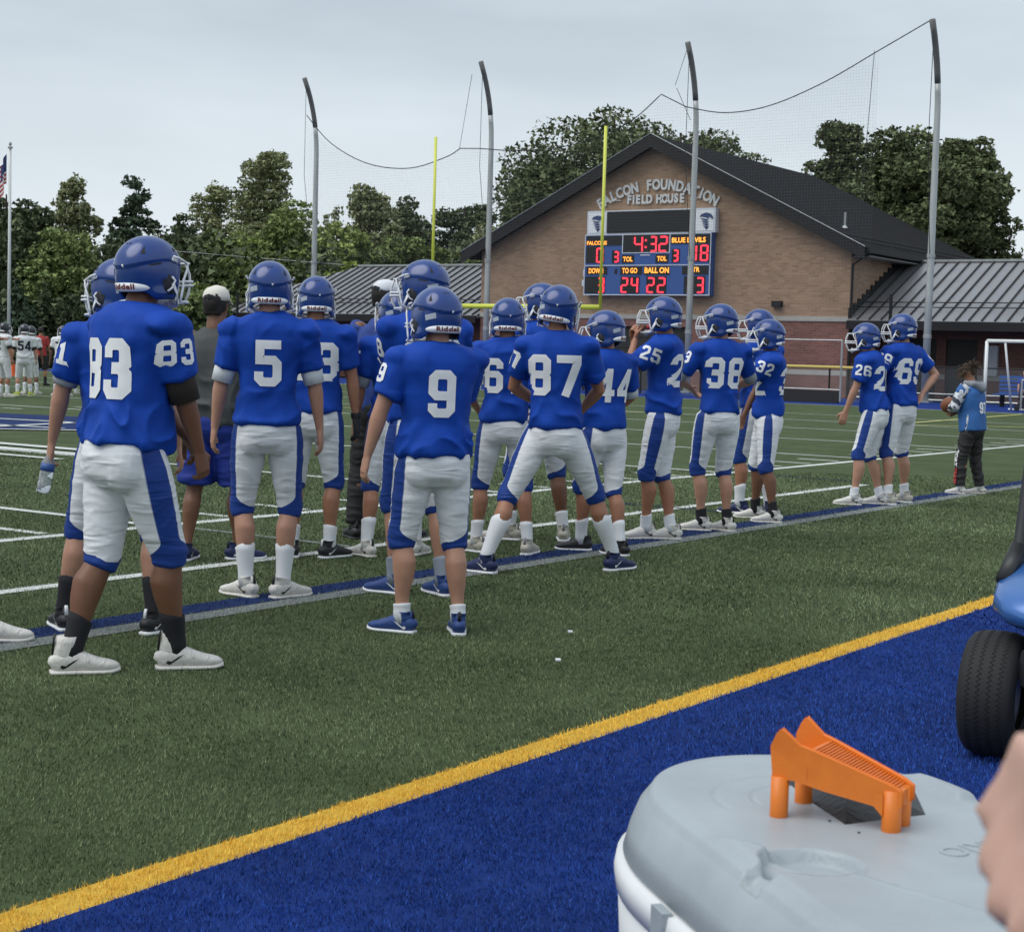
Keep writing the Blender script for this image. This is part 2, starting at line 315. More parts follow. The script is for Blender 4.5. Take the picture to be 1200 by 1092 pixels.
# turf blades: real little blades in the near field, one object per colour
M_bl = {'g': mat('blade_green', (.150, .190, .096), .75, island=.75, spec=.25, var=.30, vscale=1.1), 'b': mat('blade_blue', (.017, .064, .29), .75, island=.8, spec=.3, var=.22, vscale=2.0), 'y': mat('blade_yellow', (.85, .56, .09), .8, island=.3), 'l': mat('blade_line_blue', (.014, .034, .14), .8, island=.5), 'e': mat('blade_line_grey', (.26, .28, .28), .8, island=.4), 'w': mat('blade_white', (.68, .70, .68), .8, island=.2)}
def blades():
    fwd = np.array([.82, .565]); rt = np.array([.565, -.82]); out_ = []
    for d0, d1, dens, wd, hh in ((2.6, 5.2, 24000, .0030, .016), (5.2, 8.5, 11500, .0044, .018), (8.5, 13, 3600, .0075, .023), (13, 20, 1300, .012, .028)):
        hw = .34*d1+.3; A = (d1-d0)*2*hw; n_ = int(A*dens)
        d = rng.uniform(d0, d1, n_); s = rng.uniform(-hw, hw, n_); k = np.abs(s) < .34*d+.3; d, s = d[k], s[k]
        p = d[:, None]*fwd+s[:, None]*rt; out_.append((p, np.full(len(p), wd), np.full(len(p), hh)))
    P = np.concatenate([q[0] for q in out_]); W = np.concatenate([q[1] for q in out_]); H = np.concatenate([q[2] for q in out_])
    keep = vnoise(np.c_[P*22, np.zeros(len(P))], 3) > rng.uniform(-.1, .62, len(P)); P, W, H = P[keep], W[keep], H[keep]
    Yw = P[:, 1]+rng.normal(0, .006, len(P)); Xw = P[:, 0]
    zone = np.full(len(P), 'g')
    zone[Yw < 2.93] = 'b'; zone[(Yw >= 2.93) & (Yw < 3.055)] = 'y'; zone[(Yw > 5.84) & (Yw < 6.04)] = 'l'; zone[(Yw > 5.68) & (Yw < 5.83)] = 'e'
    zone[(Yw > 6.985) & (Yw < 7.095) & (Xw < 17.3)] = 'w'; zone[(Yw > 8.81) & (Yw < 8.93)] = 'w'
    kk = np.abs((Xw-8.45+45.5) % 4.55); onl = ((kk < .05) | (kk > 4.5)) & (Yw > 8.96); zone[onl] = 'w'
    names = dict(g=('green_turf_blades', 'short green turf fibres of the field'), b=('blue_turf_blades', 'short blue turf fibres of the apron'), y=('yellow_turf_blades', 'yellow turf fibres of the boundary line'), l=('blue_line_blades', 'dark blue turf fibres of the line'), e=('grey_line_blades', 'grey turf fibres of the line'), w=('white_line_blades', 'white turf fibres of the field lines'))
    for z in 'gbylew':
        k = zone == z; p, wd, hh = P[k], W[k], H[k]; n_ = len(p)
        an = rng.uniform(0, 2*PI, n_); ln = rng.uniform(.15, 1.1, n_); la = rng.uniform(0, 2*PI, n_)
        # combed direction of the fibres drifts over the field
        cb = vnoise(np.c_[p*.9, np.zeros(n_)], 9)*2*PI; la = np.where(rng.random(n_) < .55, cb+rng.normal(0, .7, n_), la)
        h = hh*rng.uniform(.55, 1.0, n_); dx = np.cos(an)*wd/2; dy = np.sin(an)*wd/2
        tip = np.c_[p[:, 0]+np.cos(la)*np.sin(ln)*h, p[:, 1]+np.sin(la)*np.sin(ln)*h, np.cos(ln)*h*.8+.004]
        V = np.empty((n_, 3, 3)); V[:, 0] = np.c_[p[:, 0]-dx, p[:, 1]-dy, np.full(n_, -.002)]; V[:, 1] = np.c_[p[:, 0]+dx, p[:, 1]+dy, np.full(n_, -.002)]; V[:, 2] = tip
        me = npmesh(names[z][0], V.reshape(-1, 3), np.arange(3*n_).reshape(-1, 3), [M_bl[z]])
        tag(obj(names[z][0], me), names[z][1], 'grass', kind='stuff')
blades()
# paper scraps on the turf
for (x, y) in ((5.9, 3.75), (6.55, 4.1)):
    o = MB().box((0, 0, 0), (.035, .022, .006), .6).build('paper_scrap', M_white); o.location = (x, y, .03); tag(o, 'tiny white paper scrap on the green turf ' + ('nearer the yellow line' if y < 4 else 'farther from the yellow line'), 'litter', 'paper scraps on the turf')

# ------------------------------------------------------------------ field house
def brick_mat(name, c1, c2, mortar, axes, sx=1.0):
    m = bpy.data.materials.new(name); m.use_nodes = True; t = m.node_tree; n_ = t.nodes; l = t.links; p = n_['Principled BSDF']; p.inputs['Roughness'].default_value = .85
    tc_ = n_.new('ShaderNodeTexCoord'); s = n_.new('ShaderNodeSeparateXYZ'); c = n_.new('ShaderNodeCombineXYZ'); l.new(tc_.outputs['Object'], s.inputs[0])
    l.new(s.outputs[axes[0]], c.inputs[0]); l.new(s.outputs[2], c.inputs[1])
    br = n_.new('ShaderNodeTexBrick'); br.inputs['Color1'].default_value = (*c1, 1); br.inputs['Color2'].default_value = (*c2, 1); br.inputs['Mortar'].default_value = (*mortar, 1)
    br.inputs['Scale'].default_value = 1; br.inputs['Brick Width'].default_value = .30*sx; br.inputs['Row Height'].default_value = .10*sx; br.inputs['Mortar Size'].default_value = .009; br.inputs['Bias'].default_value = 0
    l.new(c.outputs[0], br.inputs[0])
    z = n_.new('ShaderNodeTexNoise'); z.inputs['Scale'].default_value = .8; z.inputs['Detail'].default_value = 6; l.new(tc_.outputs['Object'], z.inputs[0])
    r = n_.new('ShaderNodeMapRange'); r.inputs[3].default_value = .76; r.inputs[4].default_value = 1.18; l.new(z.outputs[0], r.inputs[0])
    v = n_.new('ShaderNodeVectorMath'); v.operation = 'SCALE'; l.new(br.outputs[0], v.inputs[0]); l.new(r.outputs[0], v.inputs[3]); l.new(v.outputs[0], p.inputs['Base Color'])
    bp = n_.new('ShaderNodeBump'); bp.inputs['Strength'].default_value = .5; bp.inputs['Distance'].default_value = .01; bp.invert = True; l.new(br.outputs[1], bp.inputs['Height']); l.new(bp.outputs[0], p.inputs['Normal'])
    return m
TAN = ((.42, .27, .175), (.305, .19, .12), (.35, .265, .195)); RED = ((.255, .112, .090), (.175, .075, .062), (.24, .165, .14))
M_tanY = brick_mat('brick_tan', *TAN, 'Y'); M_tanX = brick_mat('brick_tan_side', *TAN, 'X')
M_redY = brick_mat('brick_red', *RED, 'Y'); M_redX = brick_mat('brick_red_side', *RED, 'X')
M_band = mat('stone_band', (.42, .40, .36), .8, var=.12, vscale=2)
M_roof = mat('roof_shingle', (.013, .013, .0145), .95, spec=.1, var=.25, vscale=3, bump=.3, bscale=8)
M_fascia = mat('fascia_dark', (.018, .017, .018), .6, spec=.3)
M_seam = mat('roof_panel_metal', (.30, .30, .315), .38, metal=.55, var=.10, vscale=1.5)
M_rib = mat('roof_rib_dark', (.018, .018, .02), .6)
M_dkmetal = mat('door_dark', (.020, .020, .019), .5, var=.15, vscale=2)
M_galv = mat('galvanised', (.38, .40, .40), .45, metal=.5, var=.15, vscale=6, stretch=(1, 1, .2))
M_glight = mat('sign_letter', (.62, .63, .62), .5)
FX, YC, YR, YLf = 62.0, 35.2, 26.2, 44.2
fh = empty('field_house', (FX, YC, 0), label='tan and red brick gabled field house carrying the scoreboard', cat='building')
def P_(mb, name, m, parent, off=(0, 0, 0), smooth=False, label=None):
    mb.v = [(x-off[0], y-off[1], z-off[2]) for x, y, z in mb.v]; o = mb.build(name, m, parent, smooth); return tag(o, label)
FO = (FX, YC, 0)
zt = lambda y: 10.42-abs(y-YC)*(10.42-6.02)/9.0       # underside line of the roof
# upper wall (front) as pentagon, thickness inwards
mb = MB(); poly = [(YR, 3.24), (YR, zt(YR)), (YC, 10.42), (YLf, zt(YLf)), (YLf, 3.24)]
mb.add([(FX, y, z) for y, z in poly]+[(FX+.3, y, z) for y, z in poly], [(0, 1, 2, 3, 4), (9, 8, 7, 6, 5)]+[(i, i+5, (i+1) % 5+5, (i+1) % 5) for i in range(5)])
P_(mb, 'gable_wall', M_tanY, fh, FO)
mb = MB()
DY0, DY1, DZ = 33.3, 38.3, 2.72
for y0, y1, z0, z1 in ((YR, DY0, 0, 3.04), (DY1, YLf, 0, 3.04), (DY0, DY1, DZ, 3.04)): mb.box((FX+.15, (y0+y1)/2, (z0+z1)/2), (.3, y1-y0, z1-z0))
P_(mb, 'lower_wall', M_redY, fh, FO)
P_(MB().box((FX+.13, (YR+YLf)/2, 3.14), (.34, YLf-YR+.06, .2)), 'stone_band', M_band, fh, FO)
P_(MB().box((FX+.14, (YR+DY0)/2, .98), (.31, DY0-YR-.02, .2)), 'stone_band', M_band, fh, FO)
g = MB()
for k in range(6): g.box((FX+.2, (DY0+DY1)/2, .22+k*.45), (.06, DY1-DY0, .43))
P_(g, 'garage_door', M_dkmetal, fh, FO)
P_(MB().box((70, YR+.15, 4.63), (15.4, .3, 2.78)), 'side_wall', M_tanX, fh, FO)
P_(MB().box((70, YR+.15, 1.52), (15.4, .3, 3.04)), 'side_wall', M_redX, fh, FO)
P_(MB().box((70, YR+.13, 3.14), (15.4, .34, .2)), 'stone_band', M_band, fh, FO)
P_(MB().box((70, YLf-.15, 3.01), (15.4, .3, 6.02)), 'side_wall', M_tanX, fh, FO)
P_(MB().box((77.55, YC, 3.01), (.3, 17.9, 6.02)), 'rear_wall', M_tanY, fh, FO)
rf = MB()
for sg in (-1, 1):
    ye = YC+sg*9.75; ze = zt(YC+sg*9.75)
    vs = [(x, y, z) for x in (FX-.55, 78.2) for (y, z) in ((YC, 10.46), (ye, ze+.02), (ye, ze+.30), (YC, 10.80))]
    rf.add(vs, [(0, 1, 2, 3), (7, 6, 5, 4), (3, 2, 6, 7), (0, 4, 5, 1), (1, 5, 6, 2)])
rfo = P_(rf, 'roof', M_roof, fh, FO)
fa = MB()
for sg in (-1, 1):
    y0, y1 = YC, YC+sg*9.78; z0, z1 = 10.82, zt(y1)+.32
    vs = [(x, y, z) for x in (FX-.61, FX-.55) for (y, z) in ((y0, z0), (y1, z1), (y1, z1-.50), (y0, z0-.56))]
    fa.add(vs, [(0, 1, 2, 3), (7, 6, 5, 4), (0, 4, 5, 1), (3, 2, 6, 7), (1, 5, 6, 2)])
P_(fa, 'rake_fascia', M_fascia, fh, FO)
fa = MB()
for sg in (-1, 1): fa.tube([(FX-.62, YC, 10.84), (FX-.62, YC+sg*9.8, zt(YC+9.8)+.34)], .018, 4)
P_(fa, 'drip_edge', M_galv, fh, FO)
ye = YC-9.75; ze = zt(ye)
P_(MB().box((70, ye-.07, ze+.18), (16.6, .14, .20)), 'gutter', M_fascia, fh, FO)
P_(MB().box((70, ye+.35, ze-.02), (15.8, .7, .05)), 'soffit', mat('soffit_grey', (.25, .24, .23), .7), fh, FO)
P_(MB().tube([(61.95, ye-.1, ze+.1), (61.95, YR-.1, ze-.35), (61.95, YR-.1, 0.1)], .05, 6), 'downspout', M_fascia, fh, FO)
for k, zz in enumerate((.55, 1.05)):
    P_(MB().tube([(FX-.4, ye+zz, ze+.36+zz*.49), (78, ye+zz, ze+.36+zz*.49)], .02, 4), 'snow_rail', M_fascia, fh, FO)
v_ = MB().tube([(64, YR+1.2, zt(YR+1.2)+.3), (64, YR+1.2, zt(YR+1.2)+.95)], .05, 8); v_.tube([(64, YR+1.2, zt(YR+1.2)+.3), (64, YR+1.2, zt(YR+1.2)+.42)], [.16, .06], 8)
P_(v_, 'roof_vent', M_galv, fh, FO)
P_(MB().box((FX-.1, 29.3, 3.72), (.22, .42, .24)), 'wall_light', M_fascia, fh, FO)
# letters
def wall_pt(u, v, x): return Vector((x, YC-u, v))      # u to the viewer's right along the wall
sg_ = empty('wall_sign', (FX, YC, 8), label='arched metal FALCON FOUNDATION FIELD HOUSE lettering on the brick gable', cat='sign')
def letter(ch, u, v, rot, size, parent, x=FX-.06):
    V, Fs = text_mb(ch, size, .03, bold=.024); c, s = math.cos(rot), math.sin(rot); m_ = MB()
    W = [wall_pt(u+(p.x*.82*c-p.y*s), v+(p.x*.82*s+p.y*c), x-p.z) for p in V]
    m_.add([(q.x-FX, q.y-YC, q.z-8) for q in W], Fs); return m_.build('letter', M_glight, parent)
R_arc = 5.6; txt = 'FALCON FOUNDATION'; adv = dict(I=.6, ); pos = 0; ps = []
for ch in txt:
    a_ = {'I': .6, ' ': .95, 'F': .9, 'L': .85}.get(ch, 1.05); ps.append(pos+a_/2); pos += a_
tot = pos
for ch, p_ in zip(txt, ps):
    if ch == ' ': continue
    th = (p_-tot/2)/tot*1.10; letter(ch, R_arc*math.sin(th)+.08, 8.72-R_arc*(1-math.cos(th)), -th, .60, sg_)
pos = 0; ps = []
for ch in 'FIELD HOUSE':
    a_ = {'I': .6, ' ': .8}.get(ch, 1.05); ps.append(pos+a_/2); pos += a_
for ch, p_ in zip('FIELD HOUSE', ps):
    if ch != ' ': letter(ch, (p_-pos/2)*.262+.03, 8.12, 0, .50, sg_)
for s_ in (-1, 1):
    m_ = MB().box((-.05, -s_*1.95, .12), (.05, .55, .035)); m_.build('dash', M_glight, sg_)
# scoreboard ---------------------------------------------------------
sb = empty('scoreboard', (61.72, YC, 4.0), label='blue electronic scoreboard with red digits and dark video panel on the gable', cat='scoreboard')
SBX = 61.60
M_sblue = mat('scoreboard_blue', (.035, .10, .32), .5, var=.06, vscale=2); M_sblack = mat('scoreboard_black', (.006, .006, .007), .35)
M_sfr = mat('scoreboard_frame', (.62, .66, .72), .5); M_led = mat('led_red', (.4, .01, .03), .5, emit=(1, .035, .06), es=1.25); M_amb = mat('led_amber', (.4, .15, .02), .5, emit=(1, .36, .05), es=1.1)
u_ = lambda px: (px-95)/980*6.12-3.2
v__ = lambda py: 4.05+(815-py)/495*2.57
def sbox(name, x0, x1, y0, y1, depth, m, t=.02):
    uu0, uu1, vv0, vv1 = u_(x0), u_(x1), v__(y1), v__(y0)
    o = MB().box((SBX-depth+t/2-61.72, -(uu0+uu1)/2, (vv0+vv1)/2-4.0), (t, uu1-uu0, vv1-vv0)).build(name, m, sb); return o
def sstuff(name, Vs, Fs, m, depth):
    return MB().add([(SBX-depth-p[2]-61.72, -p[0], p[1]-4.0) for p in Vs], Fs).build(name, m, sb)
sbox('cabinet', 92, 1080, 318, 818, 0, M_sblue, .36)
vp = sbox('video_panel', 262, 925, 128, 305, -.02, M_sblack, .3)
sbox('cabinet_top', 100, 1100, 118, 314, -.05, M_sfr, .3)
for (x0, x1) in ((112, 256), (932, 1088)): sbox('logo_panel', x0, x1, 138, 300, -.035, M_white, .02)
# frames
for (x0, x1, y0, y1) in ((92, 1080, 316, 323), (92, 1080, 569, 576), (92, 1080, 811, 819), (92, 98, 323, 811), (1074, 1080, 323, 811), (395, 770, 467, 474), (395, 401, 323, 467), (764, 770, 323, 467), (540, 615, 486, 494)):
    sbox('frame_strip', x0, x1, y0, y1, .022, M_sfr, .022)
for bx in ((401, 764, 323, 467), (105, 390, 330, 408), (105, 250, 414, 552), (315, 375, 448, 552), (395, 492, 488, 554), (660, 760, 486, 554), (785, 845, 443, 550), (910, 1070, 410, 547), (775, 1072, 328, 404), (112, 280, 583, 648), (340, 360, 600, 642), (385, 558, 583, 650), (572, 772, 583, 652), (868, 1064, 583, 650), (103, 265, 663, 803), (390, 540, 665, 803), (595, 750, 663, 803), (885, 1045, 663, 803)):
    sbox('display_window', *bx, .016, M_sblack, .016)
SEG = {'0': 'abcdef', '1': 'bc', '2': 'abged', '3': 'abgcd', '4': 'fgbc', '8': 'abcdefg', '6': 'acdefg'}
def seven(ch, x0, x1, y0, y1):
    ux0, ux1, vy0, vy1 = u_(x0), u_(x1), v__(y1), v__(y0); t = .07; vm = (vy0+vy1)/2; m_ = MB()
    sg = dict(a=(ux0+t, ux1-t, vy1-t, vy1), d=(ux0+t, ux1-t, vy0, vy0+t), g=(ux0+t, ux1-t, vm-t/2, vm+t/2), f=(ux0, ux0+t, vm+.02, vy1-t*.4), b=(ux1-t, ux1, vm+.02, vy1-t*.4), e=(ux0, ux0+t, vy0+t*.4, vm-.02), c=(ux1-t, ux1, vy0+t*.4, vm-.02))
    for s in SEG[ch]:
        a0, a1, b0, b1 = sg[s]; m_.box((SBX-.035-61.72, -(a0+a1)/2, (b0+b1)/2-4.0), (.012, a1-a0, b1-b0))
    m_.build('led_digit', M_led, sb)
for d in (('4', 490, 560, 337, 465), ('3', 612, 668, 337, 465), ('2', 683, 752, 337, 465), ('0', 190, 248, 425, 550), ('3', 328, 372, 455, 549), ('3', 793, 838, 448, 547), ('1', 932, 978, 415, 543), ('8', 1002, 1062, 413, 543), ('3', 205, 262, 672, 800), ('2', 395, 452, 672, 800), ('4', 475, 532, 672, 800), ('2', 600, 660, 672, 800), ('2', 682, 744, 672, 800), ('3', 978, 1036, 672, 800)): seven(*d)
m_ = MB()
for yy in (370, 425): m_.box((SBX-.035-61.72, -u_(582), v__(yy)-4.0), (.012, .08, .08))
m_.build('led_colon', M_led, sb)
for s, x0, x1, yc, hh in (('FALCONS', 110, 272, 385, 33), ('BLUE DEVILS', 784, 1040, 372, 42), ('TOL', 405, 482, 522, 40), ('TOL', 674, 748, 520, 40), ('DOWN', 132, 250, 616, 44), ('TO GO', 402, 522, 616, 44), ('BALL ON', 580, 768, 614, 48), ('QTR', 915, 1002, 614, 46)):
    V, Fs = text_mb(s, 1.0, 0, bold=.03); xs = [p.x for p in V]; ys = [p.y for p in V]; w0, w1, h0, h1 = min(xs), max(xs), min(ys), max(ys)
    U0, U1 = u_(x0), u_(x1); vc = v__(yc); H_ = hh/495*2.57
    sstuff('led_caption', [(U0+(p.x-w0)/(w1-w0)*(U1-U0), vc-H_/2+(p.y-h0)/(h1-h0)*H_, 0) for p in V], Fs, M_amb, .03)
M_logo = mat('logo_navy', (.03, .06, .16), .5)
for cx in (184, 1030):     # feathered raptor head emblem: stacked swept feathers and a hooked head
    m_ = MB()
    def fe(pts): m_.add([(u_(cx+x), v__(218-y), .0) for x, y in pts], [tuple(range(len(pts)))])
    fe([(-48, 30), (-30, 52), (5, 62), (40, 50), (55, 25), (50, 8), (38, 22), (20, 30), (22, 14), (0, 24), (-22, 30)])
    for k in range(4): fe([(-40+k*6, 20-k*20), (-8+k*5, 12-k*20), (22+k*2, 8-k*18), (6+k*2, -6-k*20), (-22+k*6, 4-k*20)])
    fe([(-4, -60), (16, -50), (6, -78)])
    sstuff('emblem', m_.v, m_.f, M_logo, -.01)
sbox('junction_box', 70, 92, 690, 742, -.05, M_sfr, .15); sbox('junction_box', 78, 92, 605, 660, -.05, M_sfr, .12)

# ------------------------------------------------------------------ low wings with standing seam roofs
def wing(name, label, y0, y1, hip, XE=61.75, XR=67.6, ze=3.1, zr=5.75):
    r = empty(name, (XE, (y0+y1)/2, 0), label=label, cat='building'); off = (XE, (y0+y1)/2, 0)
    ylo, yhi = min(y0, y1), max(y0, y1)
    yr0, yr1 = ylo, yhi
    if hip == 'left': yr1 = yhi-5.8
    m_ = MB().add([(XE, ylo, ze), (XE, yhi, ze), (XR, yr1, zr), (XR, yr0, zr), (XR+5.8, ylo, ze), (XR+5.8, yhi, ze), (XE, ylo, ze-.12), (XE, yhi, ze-.12), (XR+5.8, yhi, ze-.12), (XR+5.8, ylo, ze-.12)], [(0, 3, 2, 1), (3, 4, 5, 2), (1, 2, 5), (6, 7, 8, 9), (0, 1, 7, 6), (1, 5, 8, 7), (5, 4, 9, 8), (4, 0, 6, 9)])
    P_(m_, 'roof', M_seam, r, off)
    P_(MB().box((XE-.06, (ylo+yhi)/2, ze-.19), (.12, yhi-ylo, .34)), 'eave_fascia', M_fascia, r, off)
    L_ = math.hypot(XR-XE, zr-ze); rib = MB().box((0, 0, 0), (L_, .045, .075)).mesh('rib', [M_rib]); ang = math.atan2(zr-ze, XR-XE)
    k = ylo+.25
    while k < yhi-.1:
        f = 1.0
        if hip == 'left' and k > yr1: f = max(.02, (yhi-k)/5.8)
        o = obj('roof_rib', rib, r); o.location = (f*(XR-XE)/2, k-off[1], ze+f*(zr-ze)/2+.03); o.rotation_euler = (0, -ang, 0); o.scale = (f, 1, 1); k += .50
    for zz in (.16, .24):
        P_(MB().tube([(XE+zz*5.85, ylo, ze+zz*(zr-ze)+.13), (XE+zz*5.85, yhi-zz*5.8*(hip == 'left'), ze+zz*(zr-ze)+.13)], .022, 4), 'snow_rail', M_fascia, r, off)
    P_(MB().box((XR, (yr0+yr1)/2, zr+.03), (.3, yr1-yr0, .1)), 'ridge_cap', M_galv, r, off)
    return r, off
rw, ro = wing('concession_wing', 'low red brick wing right of the field house under a grey metal roof', 26.15, 6, None)
WX = 65.3
mb = MB()
for y0, y1, z0, z1 in ((6, 22.05, 0, 2.98), (23.35, 23.75, 0, 2.98), (24.9, 26.1, 0, 2.98), (22.05, 23.35, 2.48, 2.98), (23.75, 24.9, 2.48, 2.98)): mb.box((WX+.15, (y0+y1)/2, (z0+z1)/2), (.3, y1-y0, z1-z0))
P_(mb, 'front_wall', M_redY, rw, ro)
P_(MB().box((WX+.12, 22.7, 1.24), (.06, 1.3, 2.48)), 'door', M_dkmetal, rw, ro); P_(MB().box((WX+.12, 24.32, 1.24), (.06, 1.15, 2.48)), 'door', M_dkmetal, rw, ro)
for y0, y1 in ((6, 22.0), (23.36, 23.74), (24.92, 26.05)): P_(MB().box((WX+.13, (y0+y1)/2, .95), (.30, y1-y0, .2)), 'stone_band', M_band, rw, ro)
P_(MB().box((WX-.1, 21.45, 1.65), (.2, .55, 1.2)), 'electric_box', M_sfr, rw, ro)
P_(MB().box((68.5, 6.15, 1.5), (6.6, .3, 2.98)), 'end_wall', M_redX, rw, ro); P_(MB().box((72.5, 16, 1.5), (.3, 20, 2.98)), 'rear_wall', M_redY, rw, ro)
for k in range(13):    # stepped flashing where the roof meets the tall side wall
    f = k/13; P_(MB().box((61.9+f*5.7+.22, YR-.03, 3.15+f*2.62+.22), (.46, .05, .44)), 'step_flashing', M_fascia, rw, ro)
ch = P_(MB().box((67.6, 20.0, 6.2), (.8, .9, 1.1)), 'chimney', M_fascia, rw, ro); P_(MB().box((67.6, 20.0, 6.85), (1.1, 1.25, .22)), 'chimney_cap', M_fascia, rw, ro)
lw, lo = wing('locker_wing', 'low dark wing left of the field house under a hipped metal roof', 44.25, 61.9, 'left')
mb = MB()
for y0, y1, z0, z1 in ((44.3, 49, 0, 2.98), (50.2, 60.9, 0, 2.98), (49, 50.2, 2.3, 2.98)): mb.box((64.65, (y0+y1)/2, (z0+z1)/2), (.3, y1-y0, z1-z0))
P_(mb, 'front_wall', M_redY, lw, lo); P_(MB().box((64.62, 49.6, 1.15), (.06, 1.2, 2.3)), 'door', M_dkmetal, lw, lo)
P_(MB().box((68, 60.75, 1.5), (7, .3, 2.98)), 'end_wall', M_redX, lw, lo)
P_(MB().box((67.6, 45.3, 6.0), (1.2, 1.6, 1.3)), 'chimney', M_fascia, lw, lo); P_(MB().box((67.6, 45.3, 6.75), (1.5, 2.0, .25)), 'chimney_cap', M_fascia, lw, lo)
o = MB().box((0, 0, 2.6), (8, 14, 5.2)).add([(-4.3, -7.3, 5.2), (4.3, -7.3, 5.2), (4.3, 7.3, 5.2), (-4.3, 7.3, 5.2), (0, -5, 7.3), (0, 5, 7.3)], [(0, 1, 4), (1, 2, 5, 4), (2, 3, 5), (3, 0, 4, 5), (0, 3, 2, 1)])
oo = empty('storage_building', (92, 22, 0), label='grey roofed building just behind the right end of the field house roof', cat='building')
MB().box((0, 0, 2.6), (8, 14, 5.2)).build('wall', M_redY, oo); MB().add(o.v[8:], [tuple(i-8 for i in f) for f in o.f[6:]]).build('roof', mat('roof_grey', (.13, .13, .13), .8), oo)
hs = empty('house', (100, 118, 0), math.radians(40), label='grey roofed house far behind the white team at left', cat='house')
MB().box((0, 0, 2.2), (9, 24, 4.4)).build('wall', mat('siding_pale', (.35, .34, .32), .8), hs)
MB().add([(-5, -12.5, 4.4), (5, -12.5, 4.4), (5, 12.5, 4.4), (-5, 12.5, 4.4), (0, -12.5, 7.6), (0, 12.5, 7.6)], [(0, 1, 4), (1, 2, 5, 4), (2, 3, 5), (3, 0, 4, 5), (0, 3, 2, 1)]).build('roof', mat('roof_grey', (.13, .13, .13), .8), hs)
MB().box((-1, 4, 7.5), (.6, .6, 1.2)).build('chimney', M_white, hs)

# ------------------------------------------------------------------ curved net poles, net, goal post
M_pole = mat('pole_galvanised', (.46, .48, .47), .5, metal=.35, var=.18, vscale=5, stretch=(1, 1, .15))
M_polecap = mat('pole_end_dark', (.14, .14, .14), .6, var=.2)
PY = [52.6, 42.45, 32.3, 22.2]; PX = 60.0; tops = []
desc = ['leftmost curved net pole, above the left low wing', 'curved net pole in front of the left corner of the field house', 'curved net pole crossing the right side of the scoreboard', 'rightmost curved net pole, beside the dark doors of the right wing']
for y, dsc in zip(PY, desc):
    r = empty('net_pole', (PX, y, 0), label=dsc, cat='pole', group='tall curved poles holding the ball net')
    pts = [(0, 0, 0), (0, 0, 4), (0, 0, 8), (0, 0, 10.6)]; R0 = 6.5
    cur = [(-R0*(1-math.cos(t)), 0, 10.6+R0*math.sin(t)) for t in np.linspace(.08, .46, 8)]
    MB().tube(pts+cur[:3], [.145, .135, .125, .115, .112, .11, .108], 10).build('pole', M_pole, r, True)
    MB().tube(cur[2:]+[(cur[-1][0]-.28, 0, cur[-1][2]+.5)], .115, 10).build('pole_top', M_polecap, r, True)
    MB().box((0, 0, .03), (.5, .5, .06)).build('base_plate', M_galv, r)
    for z in (2.4, 5.4): MB().tube([(0, 0, z), (0, 0, z+.14)], .16, 10).build('clamp', M_galv, r)
    tx = cur[-1][0]-.2; MB().tube([(tx, -.05, cur[-1][2]+.3), (tx+.02, -.02, 9.5), (-.14, -.0, 5.5)], .014, 4).build('pulley_rope', M_rib, r)
    tops.append(Vector((PX+tx, y, cur[-1][2]+.3)))
# net: cable sags and cords, real strands
M_cable = mat('cable_black', (.03, .03, .032), .7)
net = empty('ball_net', (PX, 37, 0), label='sagging black ball stop net strung between the four curved poles', cat='net')
A_ = [(tops[0].y, 12.55, PX-.3), (47, 9.55, PX-.9), (tops[1].y+.9, 10.35, PX-1), (tops[1].y, 10.25, PX-1), (37, 10.15, PX-1), (tops[2].y+.8, 11.75, PX-1.2), (tops[2].y, 11.35, PX-.7), (28.5, 10.95, PX-.8), (25, 12.0, PX-1.1), (tops[3].y+.1, 13.75, PX-1.5)]
A_ = [(52.9, 12.35, 59.6), (51, 10.9, 59.2), (48.6, 9.85, 59), (46.2, 9.55, 59), (44.2, 9.95, 59), (43.4, 10.3, 59), (42.4, 10.25, 59), (40, 10.05, 59), (37.5, 10.2, 59), (35, 10.9, 59), (33.4, 12.0, 59), (32.3, 11.45, 59.1), (30.5, 11.1, 59), (28.5, 11.25, 58.9), (26.3, 12.0, 58.95), (24.2, 13.0, 58.95), (22.2, 14.0, 59.05)]
def crom(P, k=6):
    out_ = []
    for i in range(len(P)-1):
        p0, p1, p2, p3 = [np.array(P[max(0, min(len(P)-1, j))]) for j in (i-1, i, i+1, i+2)]
        for t in np.arange(k)/k: out_.append(tuple(.5*((2*p1)+(-p0+p2)*t+(2*p0-5*p1+4*p2-p3)*t*t+(-p0+3*p1-3*p2+p3)*t**3)))
    return out_+[tuple(P[-1])]
MB().tube([(x-PX, y-37, z) for y, z, x in crom(A_[:6])+crom(A_[6:11])+crom(A_[11:])], .022, 5).build('top_cable', M_cable, net, True)
ys_ = np.array([q[0] for q in A_]); zs_ = np.array([q[1] for q in A_])
zc = lambda y: float(np.interp(-y, -ys_, zs_))
m_ = MB(); yv = 24.2
def strip(m_, p, q, wd=.0035):
    p, q = Vector(p), Vector(q); d = (q-p).normalized(); s_ = d.cross(Vector((1, 0, 0))).normalized()*wd/2
    m_.add([p-s_, q-s_, q+s_, p+s_], [(0, 1, 2, 3)])
while yv < 52.4: strip(m_, (-1, yv-37, 3.0), (-1, yv-37, zc(yv)-.03)); yv += .12
for z in np.arange(3.0, 12.5, .12):
    run = None
    for yv in np.arange(24.2, 52.4, .25):
        ok = z < zc(yv)-.03
        if ok and run is None: run = yv
        if (not ok or yv > 52.1) and run is not None:
            if yv-run > .3: strip(m_, (-1, run-37, z), (-1, yv-37, z))
            run = None
